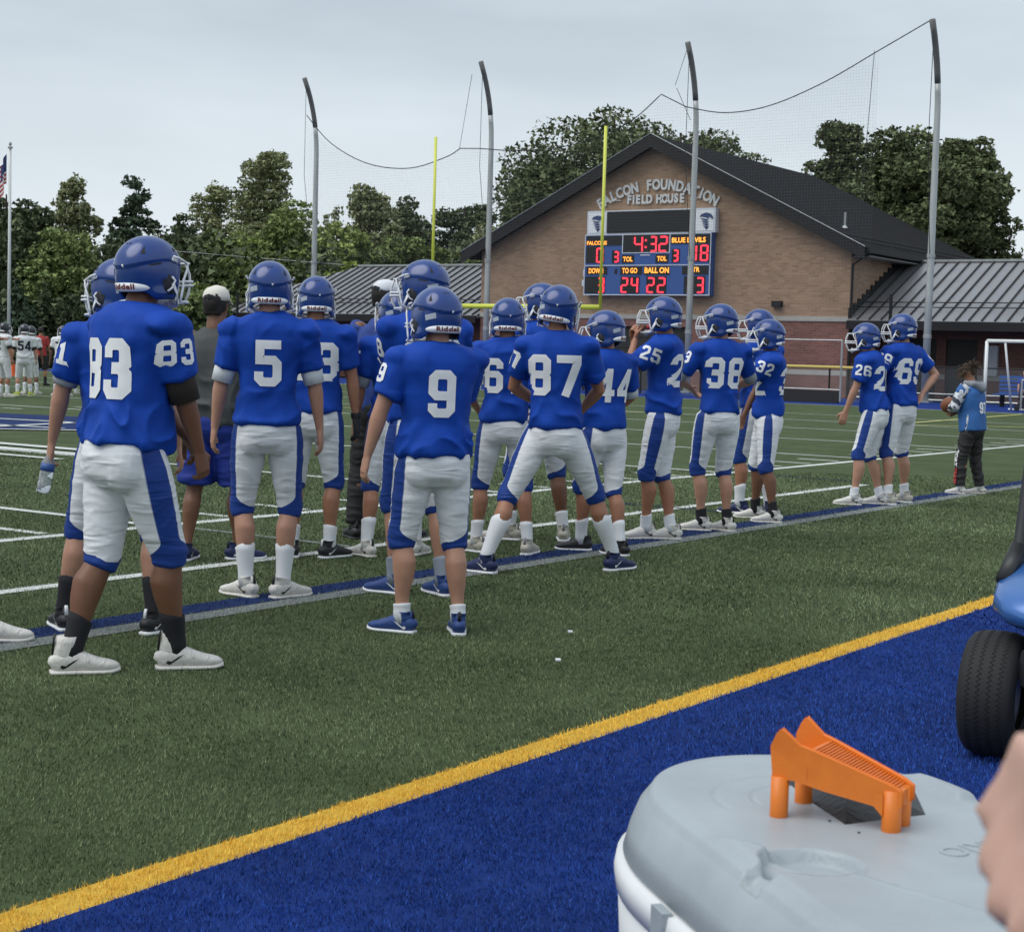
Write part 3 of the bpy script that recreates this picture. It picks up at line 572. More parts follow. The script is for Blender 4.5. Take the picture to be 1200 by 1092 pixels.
tag(m_.build('net_cords', mat('net_cord', (.12, .13, .14), .9), net), kind='stuff')
for (p, q) in (((-1.05, 32.75-37, 12.3), (-.6, 32.4-37, 14.1)), ((-1.05, 43.4-37, 10.3), (-1.3, 42.65-37, 13.4)), ((-1.4, 24.2-37, 12.95), (-1.2, 24.6-37, 6.4)), ((-1, 32.7-37, 12.2), (-.3, 32.4-37, 11.0))): MB().tube([p, q], .012, 4).build('tie_cord', M_cable, net)
# goal post
M_gp = mat('goalpost_yellow', (.66, .70, .10), .42, var=.05, vscale=3)
gp = empty('goal_post', (47.8, 32.7, 0), label='yellow football goal post with two uprights and a crossbar', cat='goal post')
MB().tube([(0, -3.56, 3.02), (0, 3.56, 3.02)], .085, 12).build('crossbar', M_gp, gp, True)
for s_ in (-1, 1): MB().tube([(0, s_*3.56, 2.95), (0, s_*3.56, 9.05)], .055, 10).build('upright', M_gp, gp, True)
MB().tube([(1.6, 0, 0), (1.6, 0, 1.9), (1.45, 0, 2.5), (1.0, 0, 2.9), (0, 0, 3.0)], .11, 10).build('gooseneck', M_gp, gp, True)
MB().tube([(1.6, 0, .15), (1.6, 0, 1.8)], .22, 12).build('pad', mat('pad_blue', (.02, .05, .25), .6), gp)

# ------------------------------------------------------------------ fences, goals, bench behind the end line
M_bar = mat('kick_board_black', (.012, .012, .013), .6, var=.2, vscale=2); M_gold = mat('rail_cap_yellow', (.55, .42, .10), .5)
def rolling_goal(y0, y1, label, x=53.0, h=2.15):
    r = empty('rolling_barrier', (x, (y0+y1)/2, 0), label=label, cat='barrier', group='black and pipe barriers behind the end line'); h0 = (y1-y0)/2
    MB().box((0, 0, .21), (.05, abs(y1-y0)-.1, .42)).build('kick_board', M_bar, r)
    for z in (.46, h): MB().tube([(0, -h0, z), (0, h0, z)], .024, 6).build('rail', M_galv, r)
    for yy in (-h0, h0): MB().tube([(0, yy, .05), (0, yy, h)], .035, 6).build('post', M_galv, r)
    for yy in (-h0, h0): MB().tube([(-.05, yy+.12, .09), (.05, yy+.12, .09)], .09, 10).build('wheel', M_black, r)
rolling_goal(22.6, 27.8, 'pipe framed barrier with black kick board behind the end line by the field house corner')
rolling_goal(8.5, 16.4, 'black kick board barrier at the right edge behind the blue apron', h=1.0)
fz = empty('capped_fence', (55.5, 29.5, 0), label='low chain link fence with yellow top cap before the field house', cat='fence')
MB().tube([(0, -8.2, 1.22), (0, 8, 1.22)], .055, 8).build('top_cap', M_gold, fz)
for yy in np.arange(-8, 8.1, 2.6): MB().tube([(0, yy, 0), (0, yy, 1.2)], .035, 6).build('post', M_fascia, fz)
def chainlink(y0, y1, h, x, parent, sp=.11):
    m_ = MB(); k = y0-h
    while k < y1:
        for d in (1, -1):
            a0, a1 = k, k+h
            lo_, hi_ = max(a0, y0), min(a1, y1)
            if hi_ > lo_:
                p = (x, lo_, (lo_-a0) if d > 0 else h-(lo_-a0)); q = (x, hi_, (hi_-a0) if d > 0 else h-(hi_-a0)); strip(m_, p, q, .006)
        k += sp
    return tag(m_.build('mesh_wire', M_galv, parent), kind='stuff')
chainlink(-8, 8, 1.2, 0, fz)
f2 = empty('wire_fence', (61.0, 20, 0), label='black chain link fence in front of the right wing doors', cat='fence')
MB().tube([(0, -6, 1.35), (0, 5.6, 1.35)], .03, 6).build('top_rail', M_fascia, f2); MB().tube([(0, -6, .08), (0, 5.6, .08)], .04, 6).build('bottom_rail', M_galv, f2); MB().tube([(0, -6, .32), (0, 5.6, .32)], .03, 6).build('middle_rail', M_galv, f2)
for yy in np.arange(-6, 5.7, 2.3): MB().tube([(0, yy, 0), (0, yy, 1.35)], .035, 6).build('post', M_fascia, f2)
chainlink(-6, 5.6, 1.35, 0, f2)
for y, l in ((24.2, 'thin black camera mast in front of the right wing roof'), (58.8, 'thin black mast in front of the left wing roof')):
    r = empty('slim_mast', (61.3, y, 0), label=l, cat='post', group='slim black masts'); MB().tube([(0, 0, 0), (0, 0, 4.1)], .07, 8).build('mast', M_fascia, r)
# soccer goal
sgm = empty('soccer_goal', (51.2, 13.4, 0), label='white soccer goal frame at the right edge behind the end line', cat='goal')
for yy in (-3.6, 3.6):
    MB().tube([(0, yy, 0), (0, yy, 2.2)], .055, 8).build('post', M_white, sgm, True); MB().tube([(1.8, yy-.3*math.copysign(1, yy), 0), (.85, yy-.3*math.copysign(1, yy), 2.2)], .035, 8).build('back_stay', M_white, sgm, True)
MB().tube([(0, -3.6, 2.2), (0, 3.6, 2.2)], .055, 8).build('crossbar', M_white, sgm, True)
MB().tube([(1.8, -3.4, .05), (1.8, 3.4, .05)], .03, 8).build('ground_bar', M_white, sgm)
bn = empty('team_bench', (58.2, 17.2, 0), label='blue slatted bench behind the fence at the right edge', cat='bench')
for k in range(5): MB().box((.3, 0, .5+k*.14), (.04, 3.4, .09)).build('back_slat', M_sblue, bn)
for k in range(3): MB().box((-.1-k*.14, 0, .45), (.11, 3.4, .04)).build('seat_slat', M_sblue, bn)
for yy in (-1.5, 0, 1.5): MB().box((.05, yy, .22), (.4, .06, .44)).build('leg', M_fascia, bn)
for k, yy in enumerate((30.1, 29.2)):
    r = empty('condenser_unit', (61.2, yy, .75), label=('left' if k == 0 else 'right')+' grey condenser unit on the red brick wall behind the fence', cat='air conditioner', group='condenser units on the field house wall')
    MB().box((0, 0, .3), (.35, .72, .6)).build('casing', M_band, r); MB().tube([(-.19, 0, .3), (-.17, 0, .3)], .22, 14).build('fan_grille', M_galv, r); MB().box((0.1, 0, -.37), (.3, .5, .74)).build('stand', M_galv, r)
def pylon(x, y, lab): 
    r = empty('end_pylon', (x, y, 0), label=lab, cat='pylon', group='orange end zone pylons'); MB().box((0, 0, .23), (.12, .12, .45)).build('foam_block', mat('pylon_orange', (.85, .13, .03), .6), r); MB().box((0, 0, .47), (.09, .09, .03)).build('cap', mat('pylon_orange', (0, 0, 0)), r)
pylon(40.4, 25.9, 'orange pylon seen between players thirty eight and thirty two'); pylon(40.3, 50.0, 'orange pylon behind the white team at left')

# ------------------------------------------------------------------ flag, utility pole, cars far left
fp = empty('flagpole', (49.4, 61.6, 0), label='white flagpole at the left edge', cat='flagpole')
MB().tube([(0, 0, 0), (0, 0, 10)], [.085, .055], 10).build('pole', mat('flagpole_white', (.62, .64, .64), .45), fp, True); MB().tube([(0, 0, 10), (0, 0, 10.08)], .11, 10).build('truck', M_galv, fp); MB().ell((0, 0, 10.2), (.07, .07, .1), 10).build('finial', M_galv, fp)
fr = empty('national_flag', (49.4, 61.6, 0), label='drooping red white and blue striped flag on the white flagpole', cat='flag')
nx_, ny_ = 34, 26; M_fr = mat('flag_red', (.42, .03, .04), .8); M_fw = mat('flag_white', (.70, .70, .70), .8); M_fb = mat('flag_blue', (.03, .045, .14), .8)
def fpt(i, j):
    u = i/nx_*2.2; v = j/ny_*1.3; ph = u*5.2
    return (-.10*math.sin(ph)-.56*u*.55-.05, .18*math.cos(ph*.8)+.82*u*.55, 9.75-v-u*.62-.06*math.sin(ph+v*2))
for nm, m__, sel in (('red_stripes', M_fr, 0), ('white_stripes', M_fw, 1), ('blue_canton', M_fb, 2)):
    V = [fpt(i, j) for i in range(nx_+1) for j in range(ny_+1)]; Fs = []
    for i in range(nx_):
        for j in range(ny_):
            c = 2 if (i < nx_*.42 and j < 14) else (j//2) % 2
            if c == sel: Fs.append((i*(ny_+1)+j, (i+1)*(ny_+1)+j, (i+1)*(ny_+1)+j+1, i*(ny_+1)+j+1))
    MB().add(V, Fs).build(nm, m__, fr, True)
up = empty('utility_pole', (70.5, 77.9, 0), label='wooden utility pole with crossarm among the left trees', cat='utility pole')
MB().tube([(0, 0, 0), (0, 0, 7.6)], .14, 8).build('pole', mat('old_wood', (.16, .15, .14), .9), up); MB().box((0, 0, 7.1), (2.2, .12, .14), math.radians(-50)).build('crossarm', mat('old_wood', (0, 0, 0)), up)
for k in (-.9, -.3, .3, .9): MB().tube([(k*math.cos(math.radians(-50)), k*math.sin(math.radians(-50)), 7.15), (k*math.cos(math.radians(-50)), k*math.sin(math.radians(-50)), 7.4)], .05, 6).build('insulator', M_galv, up)
def wire(p, q, sag, lab):
    p, q = Vector(p), Vector(q); pts = [p.lerp(q, t)+Vector((0, 0, -sag*4*t*(1-t))) for t in np.linspace(0, 1, 14)]
    tag(MB().tube(pts, .018, 4).build('power_line', M_galv), lab, 'wire', 'power lines crossing the left trees')
up2 = Vector((55, 125, 0))
wire((69.8, 78.5, 7.3), (50, 108, 6.2), .5, 'uppermost power line running left from the utility pole'); wire((70.2, 78.1, 7.2), (50, 107, 5.6), .6, 'second power line running left from the utility pole'); wire((70.5, 77.9, 5.9), (50, 106, 4.4), .6, 'lowest power line running left from the utility pole'); wire((70.8, 77.6, 7.3), (118, 10, 7.0), 1.2, 'power line running right from the utility pole across the trees')
for (x, y, c, lab) in ((66, 84, (.70, .72, .74), 'white parked car far behind the white team'), (60, 90, (.08, .09, .10), 'dark parked car at the far left edge')):
    r = empty('parked_car', (x, y, 0), math.radians(140), label=lab, cat='car', group='cars parked behind the far sideline')
    MB().loft([((-2.2, 0, .62), (.28, .75)), ((-2.0, 0, .66), (.34, .86)), ((0, 0, .66), (.36, .9)), ((1.6, 0, .6), (.30, .88)), ((2.2, 0, .55), (.22, .75))], 16, (0, 0, 1), ex=4).build('body', mat('car_paint_%d' % int(x), c, .3, coat=.6), r, True)
    MB().loft([((-.2, 0, .95), (1.5, .75)), ((-.25, 0, 1.42), (1.0, .62))], 16, (1, 0, 0), ex=4).build('cabin', M_sblack, r, True)
    for sx in (-1.35, 1.35):
        for sy in (-.8, .8): MB().tube([(sx, sy-.1, .32), (sx, sy+.1, .32)], .32, 14).build('wheel', M_black, r)

# ------------------------------------------------------------------ trees
def leafmat(name, c, isl=.5):
    m = mat(name, c, .75, island=isl, spec=.25, var=.25, vscale=.5); return m
LM = {'dark': leafmat('leaf_dark', (.090, .115, .058)), 'pine': leafmat('leaf_pine', (.066, .098, .058)), 'mid': leafmat('leaf_mid', (.185, .235, .085)), 'bright': leafmat('leaf_bright', (.26, .32, .10)), 'olive': leafmat('leaf_olive', (.25, .27, .14)), 'oak': leafmat('leaf_oak', (.115, .138, .064)), 'yellow': leafmat('leaf_yellow', (.20, .26, .04))}
M_bark = mat('bark', (.06, .048, .038), .95, var=.3, vscale=4, bump=.4, bscale=12)
def leaves(blobs, n_, ls, seed, flat=.0):
    r = np.random.default_rng(seed); vol = np.array([b[1][0]*b[1][1]*b[1][2] for b in blobs])**.7; pick = r.choice(len(blobs), n_, p=vol/vol.sum())
    C_ = np.array([b[0] for b in blobs])[pick]; R_ = np.array([b[1] for b in blobs])[pick]
    d = r.normal(size=(n_, 3)); d /= np.linalg.norm(d, axis=1)[:, None]; rad = r.uniform(.25, 1.0, n_)**.45
    # clumps: push points to twig centres
    P = C_+d*R_*rad[:, None]; cl = r.normal(0, 1, (n_, 3)); g = np.round(P/.75)*.75
    P = P*.80+(g+cl*.20)*.20
    sz = ls*r.uniform(.6, 1.3, n_); q = r.normal(size=(n_, 3)); q[:, 2] *= .6; q /= np.linalg.norm(q, axis=1)[:, None]; t = np.cross(q, r.normal(size=(n_, 3))); t /= np.linalg.norm(t, axis=1)[:, None]
    V = np.empty((n_, 3, 3)); V[:, 0] = P-q*sz[:, None]*1.1-t*sz[:, None]*.4; V[:, 1] = P+q*sz[:, None]*1.1-t*sz[:, None]*.4; V[:, 2] = P+t*sz[:, None]*.95
    return V.reshape(-1, 3), np.arange(3*n_).reshape(-1, 3)
def blobs_of(kind, h, wd, seed):
    r = random.Random(seed); B = []
    if kind == 'pine':
        for k in range(15):
            f = k/14; z = h*(.28+.70*f); rr = wd*.5*(.55+.45*math.sin(PI*min(1, f*1.15+.12)))*(1-.35*f**4)
            for j in range(4):
                a_ = r.uniform(0, 2*PI); B.append(((rr*.55*math.cos(a_), rr*.55*math.sin(a_), z+r.uniform(-.2, .2)), (rr*.5, rr*.5, .34)))
    elif kind == 'spruce':
        for k in range(14):
            f = k/13; rr = wd*.5*(1.02-f); z = h*(.06+.92*f)
            for j in range(3): a_ = r.uniform(0, 2*PI); B.append(((rr*.4*math.cos(a_), rr*.4*math.sin(a_), z), (rr*.7, rr*.7, .5)))
    elif kind == 'airy':
        for k in range(64):
            f = r.random()**.85; z = h*(.30+.68*f); rr = wd*.5*math.sqrt(max(.03, 1-(f*1.1-.2)**2*1.15)); a_ = r.uniform(0, 2*PI); q = r.uniform(.05, .95); s_ = wd*r.uniform(.055, .125)
            B.append(((rr*q*math.cos(a_), rr*q*math.sin(a_), z), (s_, s_, s_*r.uniform(.6, 1.2))))
        for k in range(16): z = h*(.40+.56*k/15); s_ = wd*.5*(.42-.16*k/15); B.append(((r.uniform(-.1, .1)*wd, r.uniform(-.1, .1)*wd, z), (s_, s_, h*.05)))
    else:
        cz, rz_ = h*.60, h*.40
        for k in range(70):
            u = r.uniform(-1, 1); a_ = r.uniform(0, 2*PI); q = r.uniform(.45, .92); s_ = min(wd*.5, rz_)*r.uniform(.16, .34); e = math.sqrt(1-u*u)
            B.append(((wd*.5*q*e*math.cos(a_), wd*.5*q*e*math.sin(a_), cz+rz_*.92*q*u), (s_, s_, s_*.75)))
        B.append(((0, 0, h*.6), (wd*.25, wd*.25, h*.25)))
    return B
CACHE = {}
def tree(kind, leaf, x, y, h, wd, label, seed, n_=7000, ls=.30, name='broadleaf_tree', group='trees behind the field'):
    key = (kind, round(h/wd, 1), seed % 3, n_, ls); r_ = empty(name, (x, y, 0), seed*1.7, label=label, cat='tree', group=group)
    B = blobs_of(kind, h, wd, seed); n_ = int(n_*min(1.7, max(1, wd/8))); V, Fc = leaves(B, n_, ls, seed); obj('crown', npmesh('crown', V, Fc, [LM[leaf]], 3), r_)
    t = MB().tube([(0, 0, -.3), (.1, 0, h*.3), (0, .1, h*.6), (0, 0, h*.9)], [h*.028, h*.022, h*.014, h*.004], 8); t.build('trunk', M_bark, r_)
    rr = random.Random(seed); m_ = MB()
    for c, s in rr.sample(B, min(len(B), 14)):
        z0 = c[2]*rr.uniform(.55, .8); m_.tube([(0, 0, z0), (c[0]*.5, c[1]*.5, (z0+c[2])/2+.1), c], [h*.010, h*.006, h*.002], 5)
    m_.build('limbs', M_bark, r_); return r_
TREES = [
    ('round','dark',65.9,82.5,11.3,3.6, 'tall dark tree behind the flagpole'),
    ('round','mid',68.6,89.1,10.5,4.9, 'wide green tree cut by the left edge'),
    ('round','dark',64.2,77.6,9.4,3.0, 'dark tree just right of the flagpole top'),
    ('airy','olive',70.2,81.5,11.6,3.1, 'tall brownish open crowned tree right of the flagpole'),
    ('round','mid',63.9,74.3,8.1,3.9, 'lower green tree under the brownish open crowned tree'),
    ('pine','pine',73.1,79.0,11.6,3.5, 'dark layered pine rising between helmet and flagpole'),
    ('round','dark',67.3,72.8,8.0,3.5, 'dark tree at the foot of the layered pine'),
    ('round','dark',77.5,79.6,10.5,3.1, 'dark tree right of the layered pine'),
    ('airy','olive',93.4,92.3,13.9,4.0, 'thin pale tree left of the tallest airy tree'),
    ('airy','olive',92.8,86.3,16.0,5.9, 'tallest airy pale tree above helmet five'),
    ('round','bright',79.1,77.2,9.4,4.5, 'bright green tree left above helmet five'),
    ('round','mid',84.7,76.2,11.1,6.4, 'wide mid green tree behind the leftmost net pole'),
    ('round','mid',77.2,72.5,7.6,4.8, 'lower mid green tree above helmet five'),
    ('round','bright',83.3,71.1,10.0,4.5, 'bright green tree right of the leftmost net pole'),
    ('airy','olive',95.4,78.6,13.2,5.7, 'olive open tree right of the leftmost net pole'),
    ('round','dark',101.9,79.8,14.3,4.6, 'dark tree left of the yellow left upright'),
    ('round','mid',88.8,70.1,10.0,4.6, 'mid green tree above the left wing roof'),
    ('round','dark',104.4,76.2,14.2,5.0, 'dark tree right of the yellow left upright'),
    ('round','mid',92.3,68.4,9.8,4.7, 'mid green tree behind the yellow left upright'),
    ('round','olive',99.3,69.1,12.0,4.3, 'olive tree beside the second net pole'),
    ('round','bright',90.8,63.4,8.7,3.4, 'bright green tree beside the field house left corner'),
    ('round','yellow',75.7,64.1,6.9,2.2, 'small yellow green tree above the left wing roof'),
    ('spruce','pine',56.8,70.2,4.4,2.2, 'grey green spruce beside the flagpole foot'),
    ('spruce','dark',58.9,70.6,4.3,2.1, 'dark spruce under the power lines'),
    ('round','dark',60.4,68.4,4.4,3.2, 'low dark tree before the grey roofed house'),
    ('round','dark',62.7,65.0,4.7,4.1, 'low dark tree behind the helmet of eighty three'),
    ('round','mid',60.0,65.3,3.2,3.6, 'lowest green tree behind the white team'),
    ('round','mid',61.5,61.3,4.4,3.5, 'low mid green tree at the left end of the wing roof'),
    ('round','oak',84.6,51.0,17.2,10.8, 'largest dark tree behind the field house gable'),
    ('round','oak',79.6,52.0,13.9,4.7, 'left shoulder of the dark trees behind the gable'),
    ('round','oak',88.4,48.6,16.6,7.6, 'right dark tree behind the roof peak'),
    ('round','dark',77.2,51.5,10.9,3.3, 'low dark tree at the left roof edge of the field house'),
    ('round','oak',89.0,34.8,15.7,7.8, 'tallest oak behind the right wing'),
    ('airy','oak',88.8,38.5,15.0,4.9, 'left airy oak behind the field house roof'),
    ('airy','oak',91.8,32.3,14.1,4.8, 'right airy oak behind the rightmost net pole'),
    ('airy','oak',91.7,30.5,12.1,4.3, 'rightmost low oak with gaps of sky'),
    ('airy','oak',88.3,35.4,12.7,7.1, 'broad lower oak behind the right wing roof'),
]
for k_, (kd, lf, x, y, h, wd, lab) in enumerate(TREES):
    big = wd > 4.4
    tree(kd, lf, x, y, h, max(wd, 2.8)*1.38, lab, k_+3, n_=24000 if big else 11500, ls=.14 if kd != 'airy' else .13, name={'pine': 'pine_tree', 'spruce': 'spruce_tree'}.get(kd, 'broadleaf_tree'))
# far wood that reads as one mass behind and under the single trees
def far_wood():
    Bs = []; r = random.Random(5)
    for k in range(170):
        f = k/170; az = math.radians(54-f*40); d = r.uniform(104, 128); h = r.uniform(5.0, 9.2)*(1 if f < .78 else .5)
        c = (d*math.cos(az), d*math.sin(az)); Bs.append(((c[0], c[1], h*.5), (3.2, 3.2, h*.5)))
        Bs.append(((c[0]-4, c[1]-2, h*.3), (3, 3, h*.3)))
    V, Fc = leaves(Bs, 130000, .24, 77)
    tag(obj('far_wood', npmesh('far_wood', V, Fc, [LM['dark']], 3)), 'dense dark wood in the distance behind the trees', 'wood', kind='stuff')
    m_ = MB()
    for k in range(60):
        f = k/60; az = math.radians(54-f*42); d = 132; m_.ell((d*math.cos(az), d*math.sin(az), 1.0), (4.2, 4.2, r.uniform(4.5, 7)), 8)
    tag(m_.build('distant_treeline', LM['dark'], None, True), 'distant dark tree line closing the horizon', kind='structure')
far_wood()
# ------------------------------------------------------------------ helmet (modelled once, shared)
HA, HB, HC = .119, .140, .135
def sst(a_, b_, x): t = max(0, min(1, (x-a_)/(b_-a_))); return t*t*(3-2*t)
def h_zmin(ph):     # lower edge of the shell for an angle from the front
    d = abs(math.degrees(ph))
    brow = .030; jaw = -.122; back = -.092
    z = brow+(jaw-brow)*sst(49, 66, d); z = z+(back-jaw)*sst(104, 132, d); return z
def h_pt(ph, z, off=0.0):
    if z >= 0: rho = math.sqrt(max(0, 1-(z/HC)**2))
    else: rho = math.sqrt(max(0, 1-(z/.26)**2))
    d = abs(math.degrees(ph)); rec = sst(58, 84, d)*(.0065*(1-sst(-.006, .0, z-(.038-.030*sst(90, 180, d)))))
    flare = .010*math.exp(-((z+.10)/.02)**2)*sst(60, 75, d)*(1-sst(100, 125, d))
    k = rho; c, s = math.sin(ph), math.cos(ph); e_ = 2/2.25
    x = math.copysign(abs(c)**e_, c)*(HA*k-rec+flare+off); y = math.copysign(abs(s)**e_, s)*(HB*k-rec+off)
    return Vector((x, y, z+(off if z > .1 else 0)))
def helmet_meshes():
    out_ = {}; NC, NR = 72, 44; V = []; Fs = []
    for i in range(NR+1):
        s = i/NR
        for k in range(NC):
            ph = 2*PI*k/NC-PI; zm = h_zmin(ph)
            tm = math.acos(zm/HC) if zm >= 0 else PI/2+(-zm)/.135*1.05
            t = tm*s; z = HC*math.cos(t) if t <= PI/2 else -(t-PI/2)/1.05*.135
            if i == 0: z = HC*.99999
            V.append(h_pt(ph, z))
    for i in range(NR):
        for k in range(NC): Fs.append((i*NC+k, i*NC+(k+1) % NC, (i+1)*NC+(k+1) % NC, (i+1)*NC+k))
    Fs.append(tuple(range(NC))[::-1])
    m_ = MB().add(V, Fs); me = m_.mesh('shell', [M_helmet, M_dark], True)
    o = bpy.data.objects.new('t', me); COL.objects.link(o); so_ = o.modifiers.new('s', 'SOLIDIFY'); so_.thickness = .009; so_.offset = -1; so_.material_offset = 1; so_.material_offset_rim = 0
    bpy.context.view_layer.update(); out_['shell'] = bpy.data.meshes.new_from_object(o.evaluated_get(bpy.context.evaluated_depsgraph_get())); bpy.data.objects.remove(o)
    def patch(pts, name, m, off=.002, n_=6):        # quad patch given 4 (ph,z)
        V = []; Fs = []
        for i in range(n_+1):
            for j in range(n_+1):
                u, v = i/n_, j/n_; a_ = [pts[0][q]*(1-u)+pts[1][q]*u for q in (0, 1)]; b_ = [pts[3][q]*(1-u)+pts[2][q]*u for q in (0, 1)]
                V.append(h_pt(math.radians(a_[0]*(1-v)+b_[0]*v), a_[1]*(1-v)+b_[1]*v, off))
        for i in range(n_):
            for j in range(n_): Fs.append((i*(n_+1)+j, (i+1)*(n_+1)+j, (i+1)*(n_+1)+j+1, i*(n_+1)+j+1))
        return MB().add(V, Fs)
    vent = MB()
    for s_ in (-1, 1):
        for pts in (((s_*128, .058), (s_*138, .060), (s_*131, .092), (s_*130.5, .092)), ((s_*52, .075), (s_*66, .070), (s_*60, .086), (s_*55, .088)), ((s_*96, .026), (s_*122, .018), (s_*118, .012), (s_*98, .018))):
            p = patch(pts, 'vent', None, .0012, 3); vent.add(p.v, p.f)
        p = patch(((s_*172, .098), (s_*178, .098), (s_*178, .103), (s_*172, .103)), 'vent', None, .001, 1); vent.add(p.v, p.f)
    out_['vents'] = vent.mesh('vents', [M_dark])
    # ear recess
    er = MB()
    for s_ in (-1, 1): p = patch(((s_*80, -.040), (s_*96, -.040), (s_*94, -.064), (s_*82, -.064)), '', None, .0012, 3); er.add(p.v, p.f)
    out_['ear_holes'] = er.mesh('ear_holes', [M_dark])
    # rear bumper: white tapered band with lettering
    V = []; Fs = []; n_ = 36
    for i in range(n_+1):
        q = i/n_*2-1; ph = math.radians(180-60*q); hgt = .0175*math.sqrt(max(.02, 1-abs(q)**3)); zc_ = -.074-.003*q*q; of_ = .0035*(1-q*q)
        for (dz, off) in ((-hgt, -.004), (-hgt, .0015+of_), (hgt, .001+of_), (hgt, -.004)):
            V.append(h_pt(ph, zc_+dz, off))
    for i in range(n_):
        for j in range(4): Fs.append((i*4+j, i*4+(j+1) % 4, (i+1)*4+(j+1) % 4, (i+1)*4+j))
    out_['bumper'] = MB().add(V, Fs).mesh('bumper', [M_white], True)
    TV, TF = text_mb('Riddell', .030, 0, bold=.0011, spacing=1.12)
    out_['bumper_lettering'] = MB().add([h_pt(PI-p.x*1.25/.112, -.073+p.y*1.0, .0062) for p in TV], TF).mesh('bumper_lettering', [M_red])
    # sticker on the back right, small number sticker
    out_['sticker'] = patch(((-150, -.022), (-122, -.034), (-120, -.008), (-148, .004)), '', None, .002).mesh('sticker', [M_stick])
    out_['small_sticker'] = patch(((176, .004), (-178+360-10, .004), (172, .016), (176, .016)), '', None, .002, 2).mesh('small_sticker', [M_number])
    # face mask
    def bar(z, ext, y0=.045, wx=.122, lo_=-90, hi_=90, zz=0):
        return [(wx*math.sin(math.radians(t)), y0+ext*math.cos(math.radians(t))**.8, z+zz*math.cos(math.radians(t))) for t in np.linspace(lo_, hi_, 19)]
    fm = MB(); R_ = .0052
    fm.tube(bar(.022, .128, zz=.004, lo_=-66, hi_=66), R_, 6); fm.tube(bar(-.048, .150, lo_=-80, hi_=80), R_, 6); fm.tube(bar(-.064, .152, lo_=-80, hi_=80), R_, 6); fm.tube(bar(-.128, .118, lo_=-84, hi_=84, zz=-.008), R_, 6)
    for s_ in (-1, 1):
        def at(z, ext, t, zz=0): return (.122*math.sin(math.radians(t*s_)), .045+ext*math.cos(math.radians(t))**.8, z+zz*math.cos(math.radians(t)))
        fm.tube([at(.022, .128, 17, .004), at(-.015, .147, 17), at(-.056, .151, 17), at(-.098, .140, 17), at(-.133, .118, 17)], R_, 6)
        fm.tube([at(.022, .128, 62, .004), at(.0, .135, 66), at(-.048, .150, 80), at(-.064, .152, 80), at(-.1, .135, 82), at(-.128, .118, 84)], R_, 6)
        fm.tube([at(.022, .128, 60, .004), (s_*.125, .055, .045), (s_*.124, .030, .050)], R_, 6)
    out_['face_mask'] = fm.mesh('face_mask', [M_mask], True)
    cs = MB()
    for s_ in (-1, 1):
        cs.loft([(h_pt(s_*1.35, -.055, .004), (.009, .003)), (h_pt(s_*1.15, -.10, .006), (.010, .003)), (Vector((s_*.080, .085, -.125)), (.012, .003)), (Vector((s_*.03, .128, -.135)), (.016, .004))], 8, (0, 0, 1))
        cs.tube([h_pt(s_*1.42, -.030, .008), h_pt(s_*1.36, -.045, .016), h_pt(s_*1.42, -.075, .010), h_pt(s_*1.55, -.088, .006)], .0045, 6)
        cs.loft([(h_pt(s_*1.15, .030, .006), (.007, .003)), (h_pt(s_*1.40, .040, .006), (.007, .003))], 8, (0, 0, 1))
    cs.ell((0, .128, -.135), (.035, .018, .024), 10)
    out_['chin_strap'] = cs.mesh('chin_strap', [M_white], True)
    mg = MB()
    for s_ in (-1, 1): mg.loft([((s_*.098, .02, -.10), (.018, .04)), ((s_*.092, .015, -.02), (.020, .05))], 10, (1, 0, 0))
    mg.loft([((0, -.085, -.088), (.075, .03)), ((0, -.08, -.03), (.09, .035))], 12, (1, 0, 0))
    out_['padding'] = mg.mesh('padding', [M_dark], True)
    return out_
HM = helmet_meshes()
M_hnavy = mat('helmet_navy', (.012, .014, .022), .25, coat=.5)
M_nv = mat('number_navy', (.012, .014, .03), .6)
def add_helmet(parent, loc, yaw, pitch, roll, sc, navy=False, full=True):
    me = HM['shell']
    if navy:
        if 'shell_navy' not in HM: HM['shell_navy'] = me.copy(); HM['shell_navy'].materials[0] = M_hnavy
        me = HM['shell_navy']
    h = obj('helmet', me, parent); h.location = loc; h.rotation_euler = (pitch, roll, yaw); h.scale = (sc,)*3
    keys = ('vents', 'ear_holes', 'bumper', 'bumper_lettering', 'sticker', 'small_sticker', 'face_mask', 'chin_strap', 'padding') if full else ('bumper', 'face_mask', 'chin_strap', 'padding')
    for k in keys:
        o_ = obj(k, HM[k], h)
        if k in ('vents', 'ear_holes', 'padding'): o_['kind'] = 'stuff'
    return h
